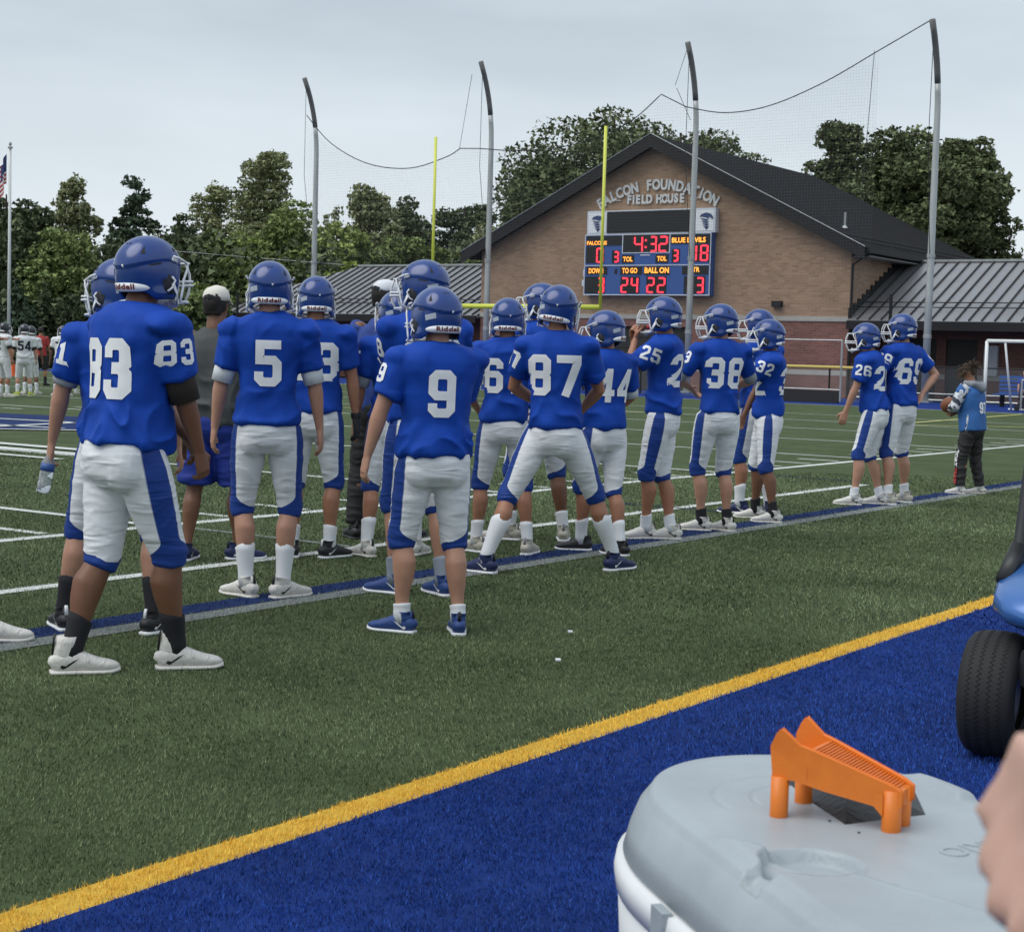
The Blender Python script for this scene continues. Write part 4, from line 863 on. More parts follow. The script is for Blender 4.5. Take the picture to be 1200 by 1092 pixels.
# ------------------------------------------------------------------ block digits as strokes
DG = {'0': [[(.1, .18), (.1, .82), (.18, .9), (.42, .9), (.5, .82), (.5, .18), (.42, .1), (.18, .1), (.1, .18), (.1, .3)]],
 '1': [[(.12, .78), (.3, .9), (.3, .02)], [(.1, .1), (.5, .1)]], '2': [[(.1, .68), (.1, .82), (.18, .9), (.42, .9), (.5, .82), (.5, .58), (.13, .24), (.13, .1), (.6, .1)]],
 '3': [[(.1, .68), (.1, .82), (.18, .9), (.42, .9), (.5, .82), (.5, .58), (.42, .51), (.2, .51)], [(.42, .51), (.5, .42), (.5, .18), (.42, .1), (.18, .1), (.1, .18), (.1, .32)]],
 '4': [[(.42, .0), (.42, 1.0)], [(.40, .94), (.08, .36), (.08, .28), (.62, .28)]], '5': [[(.58, .9), (.12, .9), (.12, .57), (.42, .57), (.5, .49), (.5, .18), (.42, .1), (.18, .1), (.1, .18), (.1, .32)]],
 '6': [[(.5, .70), (.5, .82), (.42, .9), (.18, .9), (.1, .82), (.1, .18), (.18, .1), (.42, .1), (.5, .18), (.5, .46), (.42, .54), (.1, .54)]], '7': [[(.0, .9), (.5, .9), (.5, .80), (.22, .0)]],
 '8': [[(.16, .51), (.1, .58), (.1, .82), (.18, .9), (.42, .9), (.5, .82), (.5, .58), (.44, .51), (.16, .51)], [(.16, .51), (.1, .43), (.1, .18), (.18, .1), (.42, .1), (.5, .18), (.5, .43), (.44, .51)]]}
DG['9'] = [[(.6-x, 1-y) for x, y in s] for s in DG['6']]
def number_geo(s, hgt, width=.78):
    """list of (V2d, faces, layer) strips in metres, centred"""
    out_ = []; W = len(s)*.74-.14; half = .095
    for ci, ch in enumerate(s):
        for li, st in enumerate(DG[ch]):
            P = [Vector(((x+ci*.74-W/2)*width*1.25, y-.5)) for x, y in st]; Q = [P[0]]
            for a_, b_ in zip(P, P[1:]):
                k = max(1, int((b_-a_).length*hgt/.016)); Q += [a_.lerp(b_, (i+1)/k) for i in range(k)]
            V = []; Fs = []; m_ = len(Q)
            for i, p in enumerate(Q):
                t0 = (Q[i]-Q[i-1]).normalized() if i else None; t1 = (Q[i+1]-Q[i]).normalized() if i < m_-1 else None
                t0 = t0 or t1; t1 = t1 or t0; n0 = Vector((-t0.y, t0.x)); n1 = Vector((-t1.y, t1.x)); n_ = (n0+n1).normalized(); k = 1/max(.55, n_.dot(n0))
                for j in range(5): V.append((p+n_*k*half*(j/2-1))*hgt)
            for i in range(m_-1):
                for j in range(4): Fs.append((i*5+j, (i+1)*5+j, (i+1)*5+j+1, i*5+j+1))
            out_.append((V, Fs, li, ci))
    return out_
def project_number(s, hgt, bvh, origin, right, up, dirn, parent, m, name='number', width=.78, shear=0):
    right, up, dirn = Vector(right).normalized(), Vector(up).normalized(), Vector(dirn).normalized(); origin = Vector(origin); MBs = {}
    for V, Fs, li, ci in number_geo(s, hgt, width):
        mb = MBs.setdefault(ci, MB())
        W = []; ok = []
        for v in V:
            o_ = origin+right*v.x+up*(v.y+shear*v.x)-dirn*.35; hit = bvh.ray_cast(o_, dirn, .8)
            if hit[0] is None or abs(hit[1].dot(dirn)) < .10: W.append(Vector((0, 0, 0))); ok.append(False)
            else: W.append(hit[0]-dirn*(.0045+.0008*li)); ok.append(True)
        mb.add(W, [f for f in Fs if all(ok[i] for i in f) and max((W[f[0]]-W[f[2]]).length, (W[f[1]]-W[f[3]]).length) < .075])
    for mb in MBs.values():
        if mb.f: mb.build(name, m, parent, True)
# ------------------------------------------------------------------ shoes
def shoe_meshes(kind, upper, sole, collar=.0, accent=None, mark=None):
    key = ('shoe', kind)
    if key in CACHE: return CACHE[key]
    up = MB(); rings = []
    prof = [(-.080, .018, .026, .060), (-.072, .029, .018, .080), (-.050, .036, .016, .096), (-.015, .038, .016, .106), (.02, .039, .016, .106), (.05, .042, .016, .096), (.085, .047, .016, .080), (.12, .050, .016, .068), (.155, .047, .017, .060), (.180, .037, .020, .052), (.194, .018, .026, .042)]
    for y, hw, z0, z1 in prof: rings.append(((0.004*math.sin((y+.07)*8), y, (z0+z1)/2), ((z1-z0)/2, hw)))
    up.loft(rings, 18, (0, 0, 1), ex=2.5)
    up.loft([((0, -.022, .06), (.035, .050)), ((0, -.020, .09), (.037, .049)), ((0, -.010, .112+collar*.5), (.039, .049)), ((0, -.010, .122+collar), (.041, .048)), ((0, -.010, .118+collar), (.034, .040)), ((0, -.010, .09+collar), (.024, .032))], 18, (1, 0, 0))
    upm = up.mesh('upper', [upper], True)
    so_ = MB(); rings = []
    for y, hw, z0, z1 in prof: rings.append(((0.004*math.sin((y+.07)*8), y*1.02, .016+(.010 if y > .15 else 0)*(y-.15)*20), (.0105, hw+.004)))
    so_.loft(rings, 18, (0, 0, 1), ex=3)
    som = so_.mesh('sole', [sole], True)
    st = MB()
    for (x, y) in ((-.026, -.055), (.026, -.055), (-.026, -.02), (.026, -.02), (-.034, .09), (.034, .09), (-.034, .13), (.034, .13), (0, .165)): st.tube([(x, y, .010), (x, y, -.004)], [.007, .005], 6)
    stm = st.mesh('studs', [accent or M_black], True)
    la = MB()
    for k in range(5): y = .035+k*.02; z = .097-(k*.0075); la.tube([(-.022, y, z-.010), (0, y+.002, z+.001), (.022, y, z-.010)], .0032, 5)
    la.tube([(-.0, .03, .102), (-.03, .02, .10), (-.02, .035, .085)], .003, 5)
    lam = la.mesh('laces', [M_white if kind != 'blackwhite' else M_black], True)
    tb = MB().loft([((0, -.071, .088), (.009, .005)), ((0, -.066, .122+collar*.8), (.009, .004)), ((0, -.060, .134+collar), (.008, .003))], 8, (1, 0, 0)); tbm = tb.mesh('heel_tab', [accent or M_black], True)
    mk = None
    if mark:
        sw = [(0, .0), (.012, -.008), (.045, .014), (.070, .036), (.045, .024), (.020, .006), (.006, .010)]; b_ = MB()
        for s_ in (-1, 1): b_.add([(s_*(.0405+.0015*(i > 2)), -.045+x*1.1, .040+z) for i, (x, z) in enumerate(sw)], [(0, 1, 5, 6), (1, 2, 4, 5), (2, 3, 4)])
        mk = b_.mesh('side_mark', [mark])
    CACHE[key] = (upm, som, stm, lam, tbm, mk); return CACHE[key]
M_swht = mat('shoe_white', (.66, .64, .60), .55, var=.16, vscale=26, bump=.2, bscale=120, fold=(.004, (9, 70, 26))); M_sblk = mat('shoe_black', (.018, .018, .022), .55, bump=.15, bscale=120); M_sblu = mat('shoe_blue', (.022, .06, .22), .55, bump=.2, bscale=120)
M_snvy = mat('shoe_navy', (.012, .022, .09), .55); M_gray = mat('mark_grey', (.25, .25, .28), .5)
SHOES = dict(white=(M_swht, M_swht, 0, M_black, M_black), whitehi=(M_swht, M_swht, .04, M_black, M_black), black=(M_sblk, M_white, 0, M_black, None), blackwhite=(M_sblk, M_white, .0, M_white, M_white), blue=(M_sblu, M_white, 0, M_black, M_number), navy=(M_snvy, M_white, 0, M_black, M_number), cream=(mat('shoe_cream', (.50, .47, .40), .7, var=.15), M_white, 0, M_gray, M_gray), allblack=(M_sblk, M_sblk, 0, M_black, None), lime=(mat('shoe_lime', (.5, .55, .08), .5), M_white, 0, M_black, None))
# ------------------------------------------------------------------ people
def ik(a_, t, l1, l2, pole):
    a_, t = Vector(a_), Vector(t); d = t-a_; D_ = d.length; Lm = (l1+l2)*.997
    if D_ > Lm: t = a_+d*(Lm/D_); d = t-a_; D_ = d.length
    u = d.normalized(); x = (l1*l1-l2*l2+D_*D_)/(2*D_); h = math.sqrt(max(0, l1*l1-x*x)); p = Vector(pole)-u*Vector(pole).dot(u); p.normalize()
    return a_+u*x+p*h, t
def rz(v, a_): v = Vector(v); return Vector((v.x*math.cos(a_)-v.y*math.sin(a_), v.x*math.sin(a_)+v.y*math.cos(a_), v.z))
def hand(mb, wrist, d, pal, side, curl=.5, s=1.0, fist=False):
    """palm and five fingers; d along the hand, pal the palm normal, side = thumb side vector"""
    d = Vector(d).normalized(); pal = Vector(pal); pal = (pal-d*pal.dot(d)).normalized(); sd_ = Vector(side); sd_ = (sd_-d*sd_.dot(d)-pal*sd_.dot(pal)).normalized(); W = Vector(wrist)
    mb.loft([(W-d*.025*s, (.027*s, .020*s)), (W, (.027*s, .019*s)), (W+d*.03*s, (.036*s, .017*s)), (W+d*.06*s, (.041*s, .015*s)), (W+d*.088*s, (.039*s, .013*s))], 14, sd_, ex=2.3)
    for k, (off, ln) in enumerate(((.029, .070), (.010, .080), (-.010, .075), (-.029, .058))):
        p = W+d*.078*s+sd_*off*s; c0 = curl*(1+.08*k); pts = [p-d*.02*s, p]; dd = d+sd_*off*1.5
        for j, f in enumerate((.45, .32, .25)):
            ang = c0*(j*.9+.35) if not fist else (1.3+j*1.35)
            v = (dd.normalized()*math.cos(ang)+pal*math.sin(ang)); p = p+v*ln*f*s; pts.append(p)
        mb.tube(pts, [.0105*s, .0105*s, .0098*s, .0088*s, .0072*s], 8)
    p = W+d*.020*s+sd_*.026*s; q = p+(d*.55+sd_*.75+pal*.25).normalized()*.036*s; r_ = q+(d*.85+sd_*.25+pal*.45).normalized()*.032*s; e_ = r_+(d*.95+pal*.45).normalized()*.026*s
    if fist: r_ = q+(d*.6-sd_*.2+pal*.7).normalized()*.032*s; e_ = r_+(d*.2-sd_*.8+pal*.4).normalized()*.028*s
    mb.tube([p-d*.012*s-sd_*.01*s, p, q, r_, e_], [.013*s, .0145*s, .0125*s, .0112*s, .0085*s], 8)
def person(name_label, pos, az, H=1.75, g=1.0, skin='tan', outfit='player', cat='person', number=None, front=None, sleeve=None, feetL=None, feetR=None, tL=30, tR=-30, hl=None, hr=None, pl=(-1, -.6, 0), pr=(1, -.6, 0), head=0, hpitch=0, hroll=0, lean=0, twist=0, under=None, sock='white', sockh=.17, shoe='white', glove=None, vox=.0115, fine=.0066, navy=False, group=None, full=True, sleeve_l=True, topcol=None, botcol=None, cap=None, hair=None, lift=(0, 0), knee=(0, 0), palms=None, hem=0, side=0, crouch=0, nx=0, nw=.78, fist=(False, False), curl=(.5, .5)):
    """pos: world xy under the pelvis; az: facing azimuth in degrees; feetL/R world xy of the ankles; tL/tR toe angle off the facing"""
    yaw = math.radians(az-90); s = H/1.75; root = empty('person', (pos[0], pos[1], 0), yaw, label=name_label, cat=cat, group=group)
    loc = lambda wxy: rz((wxy[0]-pos[0], wxy[1]-pos[1], 0), -yaw)
    fl = loc(feetL) if feetL else Vector((-.11*s, 0, 0)); fr = loc(feetR) if feetR else Vector((.11*s, 0, 0))
    A_L = Vector((fl.x, fl.y, .085*s+lift[0])); A_R = Vector((fr.x, fr.y, .085*s+lift[1]))
    th, sh = .425*s, .405*s
    # pelvis height from the reach of both legs
    hz = .905*s-crouch
    for A, sx in ((A_L, -1), (A_R, 1)):
        dx = math.hypot(A.x-sx*.09*s, A.y); hz = min(hz, A.z+math.sqrt(max(.01, ((th+sh)*.994)**2-dx*dx)))
    pel = Vector((side, 0, hz)); HL = pel+Vector((-.088*s, 0, 0)); HR = pel+Vector((.088*s, 0, 0))
    toeL, toeR = math.radians(tL), math.radians(tR)
    def legs(Hp, A, toe, kn): return ik(Hp, A, th, sh, rz((kn, 1, 0), toe*.6))
    KL, A_L = legs(HL, A_L, toeL, -.1+knee[0]); KR, A_R = legs(HR, A_R, toeR, .1+knee[1])
    ln = math.radians(lean); tw = math.radians(twist)
    def T(x, y, z):     # torso frame: z measured above the pelvis for a standing figure
        v = rz((x, y, 0), tw); v.z = z; v.y, v.z = v.y+math.sin(ln)*z, z*math.cos(ln)-0*y; return pel+Vector((v.x, v.y, v.z))
    SL, SR = T(-.172*s*(.6+.4*g), 0, .525*s), T(.172*s*(.6+.4*g), 0, .525*s)
    hl = Vector(hl) if hl else Vector((-.30, .04, -.02)); hr = Vector(hr) if hr else Vector((.30, .04, -.02))
    WL = Vector((hl.x*s, hl.y*s, hl.z*s))+pel; WR = Vector((hr.x*s, hr.y*s, hr.z*s))+pel
    EL, WL = ik(SL, WL, .285*s, .250*s, pl); ER, WR = ik(SR, WR, .285*s, .250*s, pr)
    nb = T(0, -.01, .60*s); hc = T(0, .015*s, .745*s); hy = math.radians(head)
    gl = .45+.55*g; sp = Vector((1, 0, 0)); Rt = rz((1, 0, 0), tw)
    # ---- body: torso, legs, neck and head in one skin
    mb = MB()
    mb.loft([(pel+Vector((0, 0, -.10*s)), (.12*s*g, .09*s*g)), (pel, (.138*s*g, .098*s*g)), (T(0, 0, .15*s), (.116*s*g, .086*s*g)), (T(0, 0, .35*s), (.155*s*g, .108*s*g)), (T(0, 0, .48*s), (.160*s*g, .10*s)), (T(0, 0, .56*s), (.10*s, .07*s))], 20, Rt)
    for S_, sg in ((SL, -1), (SR, 1)): mb.ell(S_, (.062*s, .062*s, .062*s), 10)
    mb.loft([(T(0, 0, .52*s), (.075*s, .07*s)), (nb, (.058*s*gl, .060*s*gl)), (T(0, .005, .66*s), (.056*s*gl, .060*s*gl)), (hc-Vector((0, 0, .05*s)), (.055*s, .062*s))], 16, Rt)
    Mh = Matrix.Rotation(tw+hy, 3, 'Z') @ Matrix.Rotation(math.radians(hpitch), 3, 'X'); hp = lambda x, y, z: hc+Mh @ Vector((x*s, y*s, z*s))
    mb.ell(hp(0, -.012, .02), (.075*s, .094*s, .098*s), 16, Mh); mb.ell(hp(0, .028, -.045), (.056*s, .062*s, .066*s), 12, Mh)
    mb.loft([(hp(0, .085, .010), (.009*s, .010*s)), (hp(0, .100, -.012), (.012*s, .013*s)), (hp(0, .106, -.030), (.017*s, .013*s)), (hp(0, .092, -.038), (.014*s, .008*s))], 8, Mh @ Vector((1, 0, 0)))
    for sg in (-1, 1): mb.ell(hp(sg*.078, -.01, -.008), (.010*s, .018*s, .030*s), 8, Mh)
    mb.loft([(hp(-.022, .083, -.062), (.008*s, .006*s)), (hp(0, .092, -.061), (.010*s, .009*s)), (hp(.022, .083, -.062), (.008*s, .006*s))], 8, (0, 0, 1))
    for Hp, K, A, sg, toe in ((HL, KL, A_L, -1, toeL), (HR, KR, A_R, 1, toeR)):
        d1, d2 = (K-Hp), (A-K); bk = rz((0, -1, 0), toe*.6); q = .42+.58*g
        mb.loft([(Hp+d1*.03, (.070*s*q, .078*s*q)), (Hp+d1*.15, (.088*s*q, .092*s*q)), (Hp+d1*.5, (.076*s*q, .082*s*q)), (Hp+d1*.82, (.058*s*q, .062*s*q)), (K, (.053*s*q, .057*s*q)), (K+d2*.10+bk*.004, (.049*s*q, .053*s*q)), (K+d2*.28+bk*.020*s, (.055*s*q, .063*s*q)), (K+d2*.45+bk*.015*s, (.050*s*q, .055*s*q)), (K+d2*.7+bk*.003, (.036*s*q, .038*s*q)), (K+d2*.88, (.030*s*q**.5, .035*s*q**.5)), (A-Vector((0, 0, .02*s)), (.033*s, .040*s))], 18, rz((1, 0, 0), toe*.6))
        fv = rz((0, 1, 0), toe); mb.loft([(A-fv*.035*s-Vector((0, 0, .035*s)), (.022*s, .025*s)), (A+fv*.05*s-Vector((0, 0, .035*s)), (.026*s, .026*s)), (A+fv*.12*s-Vector((0, 0, .05*s)), (.030*s, .014*s))], 10, rz((1, 0, 0), toe))
    b1 = remesh(mb, vox*1.45, 2)
    # arms with hands at a finer grain so that the fingers stay apart
    am = MB(); qa = .5+.5*g
    PAL = palms or ((1, .2, 0), (-1, .2, 0))
    for S_, E_, W_, sg, i in ((SL, EL, WL, -1, 0), (SR, ER, WR, 1, 1)):
        d1, d2 = E_-S_, W_-E_; rf_ = Vector((0, 1, .2))
        am.loft([(S_, (.054*s*qa, .058*s*qa)), (S_+d1*.25, (.052*s*qa, .056*s*qa)), (S_+d1*.55, (.046*s*qa, .050*s*qa)), (S_+d1*.88, (.038*s*qa, .040*s*qa)), (E_, (.037*s*qa, .038*s*qa)), (E_+d2*.18, (.040*s*qa, .041*s*qa)), (E_+d2*.4, (.038*s*qa, .037*s*qa)), (E_+d2*.75, (.028*s*qa, .027*s*qa)), (W_, (.025*s, .021*s))], 16, rf_)
        up_ = Vector((0, 0, 1)) if abs(d2.normalized().z) < .8 else Vector((0, 1, 0))
        hd = d2.normalized(); hd = (hd*.9+Vector((0, 0, -.25 if hd.z < .3 else 0))).normalized()
        hand(am, W_, hd, PAL[i], (0, 1, 0) if hd.z < -.5 else (0, .2, 1), curl[i], s*.98, fist[i])
    b2 = remesh(am, fine, 2, .45)
    body = join_mesh([b1, b2]); body.name = 'body'; body.materials.append(SKIN[skin]); body.shade_smooth(); obj('body', body, root)
    if outfit == 'kid' or not navy:
        ey = MB()
        for sg in (-1, 1): ey.ell(hp(sg*.028, .078, .004), (.012*s, .007*s, .006*s), 8, Mh)
        ey.build('eyes', M_dark, root, True)
    cl = dict(player=M_jersey, coach=topcol, kid=topcol).get(outfit, M_jersey)
    if topcol: cl = topcol
    # ---- top
    tm = MB(); pads = outfit == 'player'; lng = outfit in ('kid', 'jacket')
    hz0 = hem
    if pads: R_ = [(.032+hz0, .152, .118), (.042+hz0, .164, .141), (.10, .161, .134), (.20, .150, .122), (.32, .158, .128), (.40, .178, .140), (.47, .204, .147), (.525, .217, .142), (.558, .203, .130), (.584, .168, .113), (.606, .125, .098), (.622, .082, .080)]
    else: R_ = [(-.04+hz0, .170, .125), (-.02+hz0, .180, .138), (.10, .172, .132), (.22, .162, .128), (.36, .180, .134), (.46, .192, .124), (.52, .170, .105), (.57, .105, .082), (.60, .072, .070)]
    gg = lambda z: (1+(g-1)*(1.0 if z < .35 else .6))
    rings = []
    if R_[0][0] > -.2:     # inner lip so that the hem reads as cloth edge
        rings.append((T(0, 0, (R_[0][0]+.05)*s), (.125*s*g, .09*s*g), 2.3))
    for z, a_, b_ in R_: rings.append((T(0, -.004, z*s), (a_*s*gg(z), b_*s*gg(z)), 2.5 if z < .5 else 2.3))
    tm.loft(rings, 30, Rt)
    sl_frac = {'player': .74, 'jacket': 1.0, 'kid': 1.0}.get(outfit, .72)
    for S_, E_, W_, sg in ((SL, EL, WL, -1), (SR, ER, WR, 1)):
        d1 = (E_-S_); d2 = W_-E_; S0 = S_-d1.normalized()*.03*s+Vector((0, 0, .01*s)); rf_ = Vector((0, 1, .15))
        if pads:
            tm.ell(S_+Vector((sg*.012, 0, .004*s)), (.084*s, .108*s, .066*s), 14, Matrix.Rotation(tw, 3, 'Z'))
            tm.loft([(S0, (.090*s, .074*s)), (S_+d1*.2, (.093*s*qa, .077*s*qa)), (S_+d1*.45, (.090*s*qa, .075*s*qa)), (S_+d1*.70, (.081*s*qa, .070*s*qa)), (S_+d1*(sl_frac+.0), (.077*s*qa, .067*s*qa)), (S_+d1*sl_frac, (.060*s*qa, .055*s*qa)), (S_+d1*.5, (.052*s, .05*s))], 22, rf_)
        elif lng:
            tm.loft([(S0, (.075*s, .068*s)), (S_+d1*.4, (.072*s*qa, .066*s*qa)), (E_, (.062*s*qa, .058*s*qa)), (E_+d2*.5, (.054*s*qa, .052*s*qa)), (E_+d2*.88, (.043*s, .040*s)), (E_+d2*.97, (.040*s, .037*s)), (E_+d2*.9, (.026*s, .024*s))], 20, rf_)
        else:
            tm.loft([(S0, (.072*s, .066*s)), (S_+d1*.3, (.070*s*qa, .066*s*qa)), (S_+d1*.85, (.062*s*qa, .060*s*qa)), (S_+d1*.6, (.05*s, .05*s))], 20, rf_)
    jm = remesh(tm, vox*.95, 7, .6); c, nn = co_no(jm); sd_ = (abs(hash(name_label[:9])) if False else int(pos[0]*1000)) % 997
    zrel = (c[:, 2]-pel.z)/s
    q = c*np.array([7, 7, 7.5])+vnoise(c*4, sd_)[:, None]*2.2
    r1 = 1-np.abs(2*vnoise(q, sd_)-1); r2 = 1-np.abs(2*vnoise(c*np.array([15, 15, 10])+5, sd_+3)-1)
    amp = .0055+.009*np.clip((.34-zrel)/.3, 0, 1); disp = 2.1*amp*(r1**3-.22)+.0045*(r2**2-.3)+.010*(vnoise(c*5, sd_+9)-.5)
    # horizontal drape folds above the hem
    disp += .006*np.clip((.16-zrel)/.12, 0, 1)*(vnoise(c*np.array([4, 4, 26]), sd_+5)-.5)
    cl_x = (c[:, 0]-pel.x)*math.cos(tw)+(c[:, 1]-pel.y)*math.sin(tw)
    if number:       # the printed number stiffens the cloth, folds run out around it
        box = np.clip((.20*s-np.abs(cl_x-nx))/(.04*s), 0, 1)*np.clip((zrel-.19)/.04, 0, 1)*np.clip((.53-zrel)/.04, 0, 1); disp *= 1-.80*box
    if sleeve: disp *= np.where(zrel > .36, .45, 1.0)
    set_co(jm, c+nn*disp[:, None]); jm.materials.append(cl); jm.shade_smooth(); nm_ = {'player': 'jersey', 'jacket': 'jacket', 'kid': 'hooded_shirt'}.get(outfit, 'shirt')
    jo = obj(nm_, jm, root)
    bvh = None
    if number or sleeve or front: bvh = BVHTree.FromPolygons([v.co.copy() for v in jm.vertices], [tuple(p.vertices) for p in jm.polygons])
    M_n = M_nv if navy else M_number
    fwd = rz((0, 1, 0), tw); rgt = rz((1, 0, 0), tw)
    if number: project_number(number, .245*s, bvh, T(nx, 0, .355*s), rgt, (0, 0, 1), fwd, root, M_n, 'back_number', nw)
    if front: project_number(front, .215*s, bvh, T(0, 0, .33*s), -rgt, (0, 0, 1), -fwd, root, M_n, 'front_number')
    if sleeve:
        for S_, E_, sg in ((SL, EL, -1), (SR, ER, 1)):
            if (sg < 0 and sleeve_l in (True, 'l')) or (sg > 0 and sleeve_l in (True, 'r')):
                d1 = (E_-S_).normalized(); out_d = Vector((sg*1.0, -.12, .12)); out_d = rz(out_d, tw); upv = (-d1*.35+Vector((0, 0, .65))).normalized(); dirn = -(out_d-d1*out_d.dot(d1)).normalized()
                right = upv.cross(-dirn)
                project_number(sleeve, .105*s, bvh, S_+d1*.105*s-Vector((0, .022*s, 0)), right, upv, dirn, root, M_n, 'sleeve_number', .86)
    # undershirt cuffs
    if under:
        for S_, E_, sg in ((SL, EL, -1), (SR, ER, 1)):
            d1 = E_-S_; f1 = under[1]; ub = MB().loft([(S_+d1*.55, (.062*s*qa, .058*s*qa)), (S_+d1*.80, (.060*s*qa, .058*s*qa)), (S_+d1*f1, (.057*s*qa, .055*s*qa)), (S_+d1*f1, (.046*s*qa, .045*s*qa)), (S_+d1*.8, (.04*s, .04*s))], 18, (0, 1, .15)); ub.build('undershirt_cuff', under[0], root, True)
    # ---- bottoms
    pm = MB(); q = .42+.58*g
    kind = {'player': 'football'}.get(outfit, 'trousers')
    if isinstance(botcol, tuple): kind, bm_ = botcol
    else: bm_ = botcol or M_pants
    pm.loft([(pel+Vector((0, .0, -.115*s)), (.10*s*g, .095*s*g)), (pel+Vector((0, -.008, -.06*s)), (.158*s*g, .128*s*g)), (pel+Vector((0, -.012, .0)), (.166*s*g, .132*s*g)), (pel+Vector((0, -.004, .06*s)), (.156*s*g, .118*s*g)), (T(0, 0, .12*s), (.142*s*g, .108*s*g))], 26, sp, ex=2.3)
    for sg in (-1, 1): pm.ell(pel+Vector((sg*.070*s*g, -.050*s*g, -.045*s)), (.084*s*g, .080*s*g, .105*s), 14)
    for Hp, K, A, sg, toe in ((HL, KL, A_L, -1, toeL), (HR, KR, A_R, 1, toeR)):
        d1, d2 = K-Hp, A-K; rr = rz((1, 0, 0), toe*.6); fv = rz((0, 1, 0), toe*.6)
        if kind == 'football':
            pm.loft([(Hp+d1*-.05, (.090*s*q, .098*s*q)), (Hp+d1*.15, (.097*s*q, .104*s*q)), (Hp+d1*.45, (.088*s*q, .096*s*q)), (Hp+d1*.75, (.072*s*q, .080*s*q)), (K+fv*.004, (.066*s*q, .072*s*q)), (K+d2*.10, (.061*s*q, .066*s*q)), (K+d2*.13, (.052*s*q, .055*s*q)), (K, (.04*s, .04*s))], 22, rr)
            pm.ell(K+fv*.040*s+d1*-.02, (.040*s, .032*s, .062*s), 10)
        elif kind == 'shorts':
            pm.loft([(Hp+d1*-.05, (.10*s*q, .11*s*q)), (Hp+d1*.4, (.112*s*q, .120*s*q)), (Hp+d1*.95, (.115*s*q, .125*s*q)), (Hp+d1*.97, (.095*s*q, .10*s*q)), (Hp+d1*.7, (.07*s, .07*s))], 22, rr)
        else:
            pm.loft([(Hp+d1*-.05, (.092*s*q, .10*s*q)), (Hp+d1*.3, (.096*s*q, .102*s*q)), (K, (.076*s*q, .082*s*q)), (K+d2*.5, (.070*s*q, .074*s*q)), (K+d2*.93, (.062*s*q, .070*s*q)), (K+d2*.96, (.05*s, .055*s)), (K+d2*.8, (.04*s, .04*s))], 22, rr)
    pmesh = remesh(pm, vox*.9, 5); c, nn = co_no(pmesh); zr_ = (c[:, 2]-pel.z)/s
    wr = 1-np.abs(2*vnoise(np.c_[c[:, 0]*7, c[:, 1]*7, c[:, 2]*30+vnoise(c*6, 2)*3], sd_+1)-1)
    am_ = (.0042 if kind == 'football' else .010)*(.35+.65*np.clip((-zr_-.04)/.1, 0, 1)); sd2 = vnoise(c*np.array([9, 9, 9]), sd_+4)-.5
    set_co(pmesh, c+nn*(am_*(wr**3-.3)+.004*sd2)[:, None]); pmesh.shade_smooth()
    if kind == 'football' and bm_ is M_pants:
        # side panel: signed distance that the shader turns into a crisp blue panel
        pan = np.full(len(c), -1.0)
        best = None
        for Hp, K, A, sg, toe in ((HL, KL, A_L, -1, toeL), (HR, KR, A_R, 1, toeR)):
            h_ = np.array(Hp+Vector((0, 0, .12*s))); k_ = np.array(K); a__ = np.array(A); d1 = k_-h_; L1 = np.linalg.norm(d1); d1n = d1/L1; d2 = a__-k_; L2 = np.linalg.norm(d2); d2n = d2/L2
            t1 = np.clip((c-h_)@d1n, 0, L1); pr1 = h_+t1[:, None]*d1n; t2 = np.clip((c-k_)@d2n, 0, L2); pr2 = k_+t2[:, None]*d2n
            D1 = np.linalg.norm(c-pr1, axis=1); D2 = np.linalg.norm(c-pr2, axis=1); use2 = D2 < D1; prj = np.where(use2[:, None], pr2, pr1); t = np.where(use2, L1+t2, t1); D_ = np.minimum(D1, D2)
            ov = np.array(rz((sg, -.05, 0), toe*.6)); fv = np.array(rz((0, 1, 0), toe*.6)); r_ = c-prj; phi = np.abs(np.arctan2(r_@fv+.0, r_@ov))
            T_ = t/(L1+L2*.11); ph0 = .40+.16*np.clip(T_*1.4, 0, 1)+3.2*np.clip((T_-.80)/.17, 0, 1)**2.0
            # the pelvis part: panel follows the outer side
            val = np.clip((ph0-phi), -1, 1)
            if best is None: best = (D_, val)
            else: pan = np.where(c[:, 0]-pel.x < 0, best[1], val) if abs((KL-KR).x) > .05 else np.where(best[0] < D_, best[1], val); 
        low = c[:, 2] < pel.z-.12*s
        sel = np.where(low, np.where(best[0] < D_, best[1], val), pan)
        at = pmesh.attributes.new('panel', 'FLOAT', 'POINT'); at.data.foreach_set('value', sel.astype(np.float32))
    pmesh.materials.append(bm_); obj({'football': 'football_pants', 'shorts': 'shorts'}.get(kind, 'trousers'), pmesh, root)
    if kind == 'football' and full:      # belt line and rear seams
        pass
    # ---- socks and shoes
    sk = dict(white=M_socw, black=M_socb, grey=M_socg)[sock] if sock else None
    sm = SHOES[shoe]; SM = shoe_meshes(shoe, sm[0], sm[1], sm[2], sm[3], sm[4])
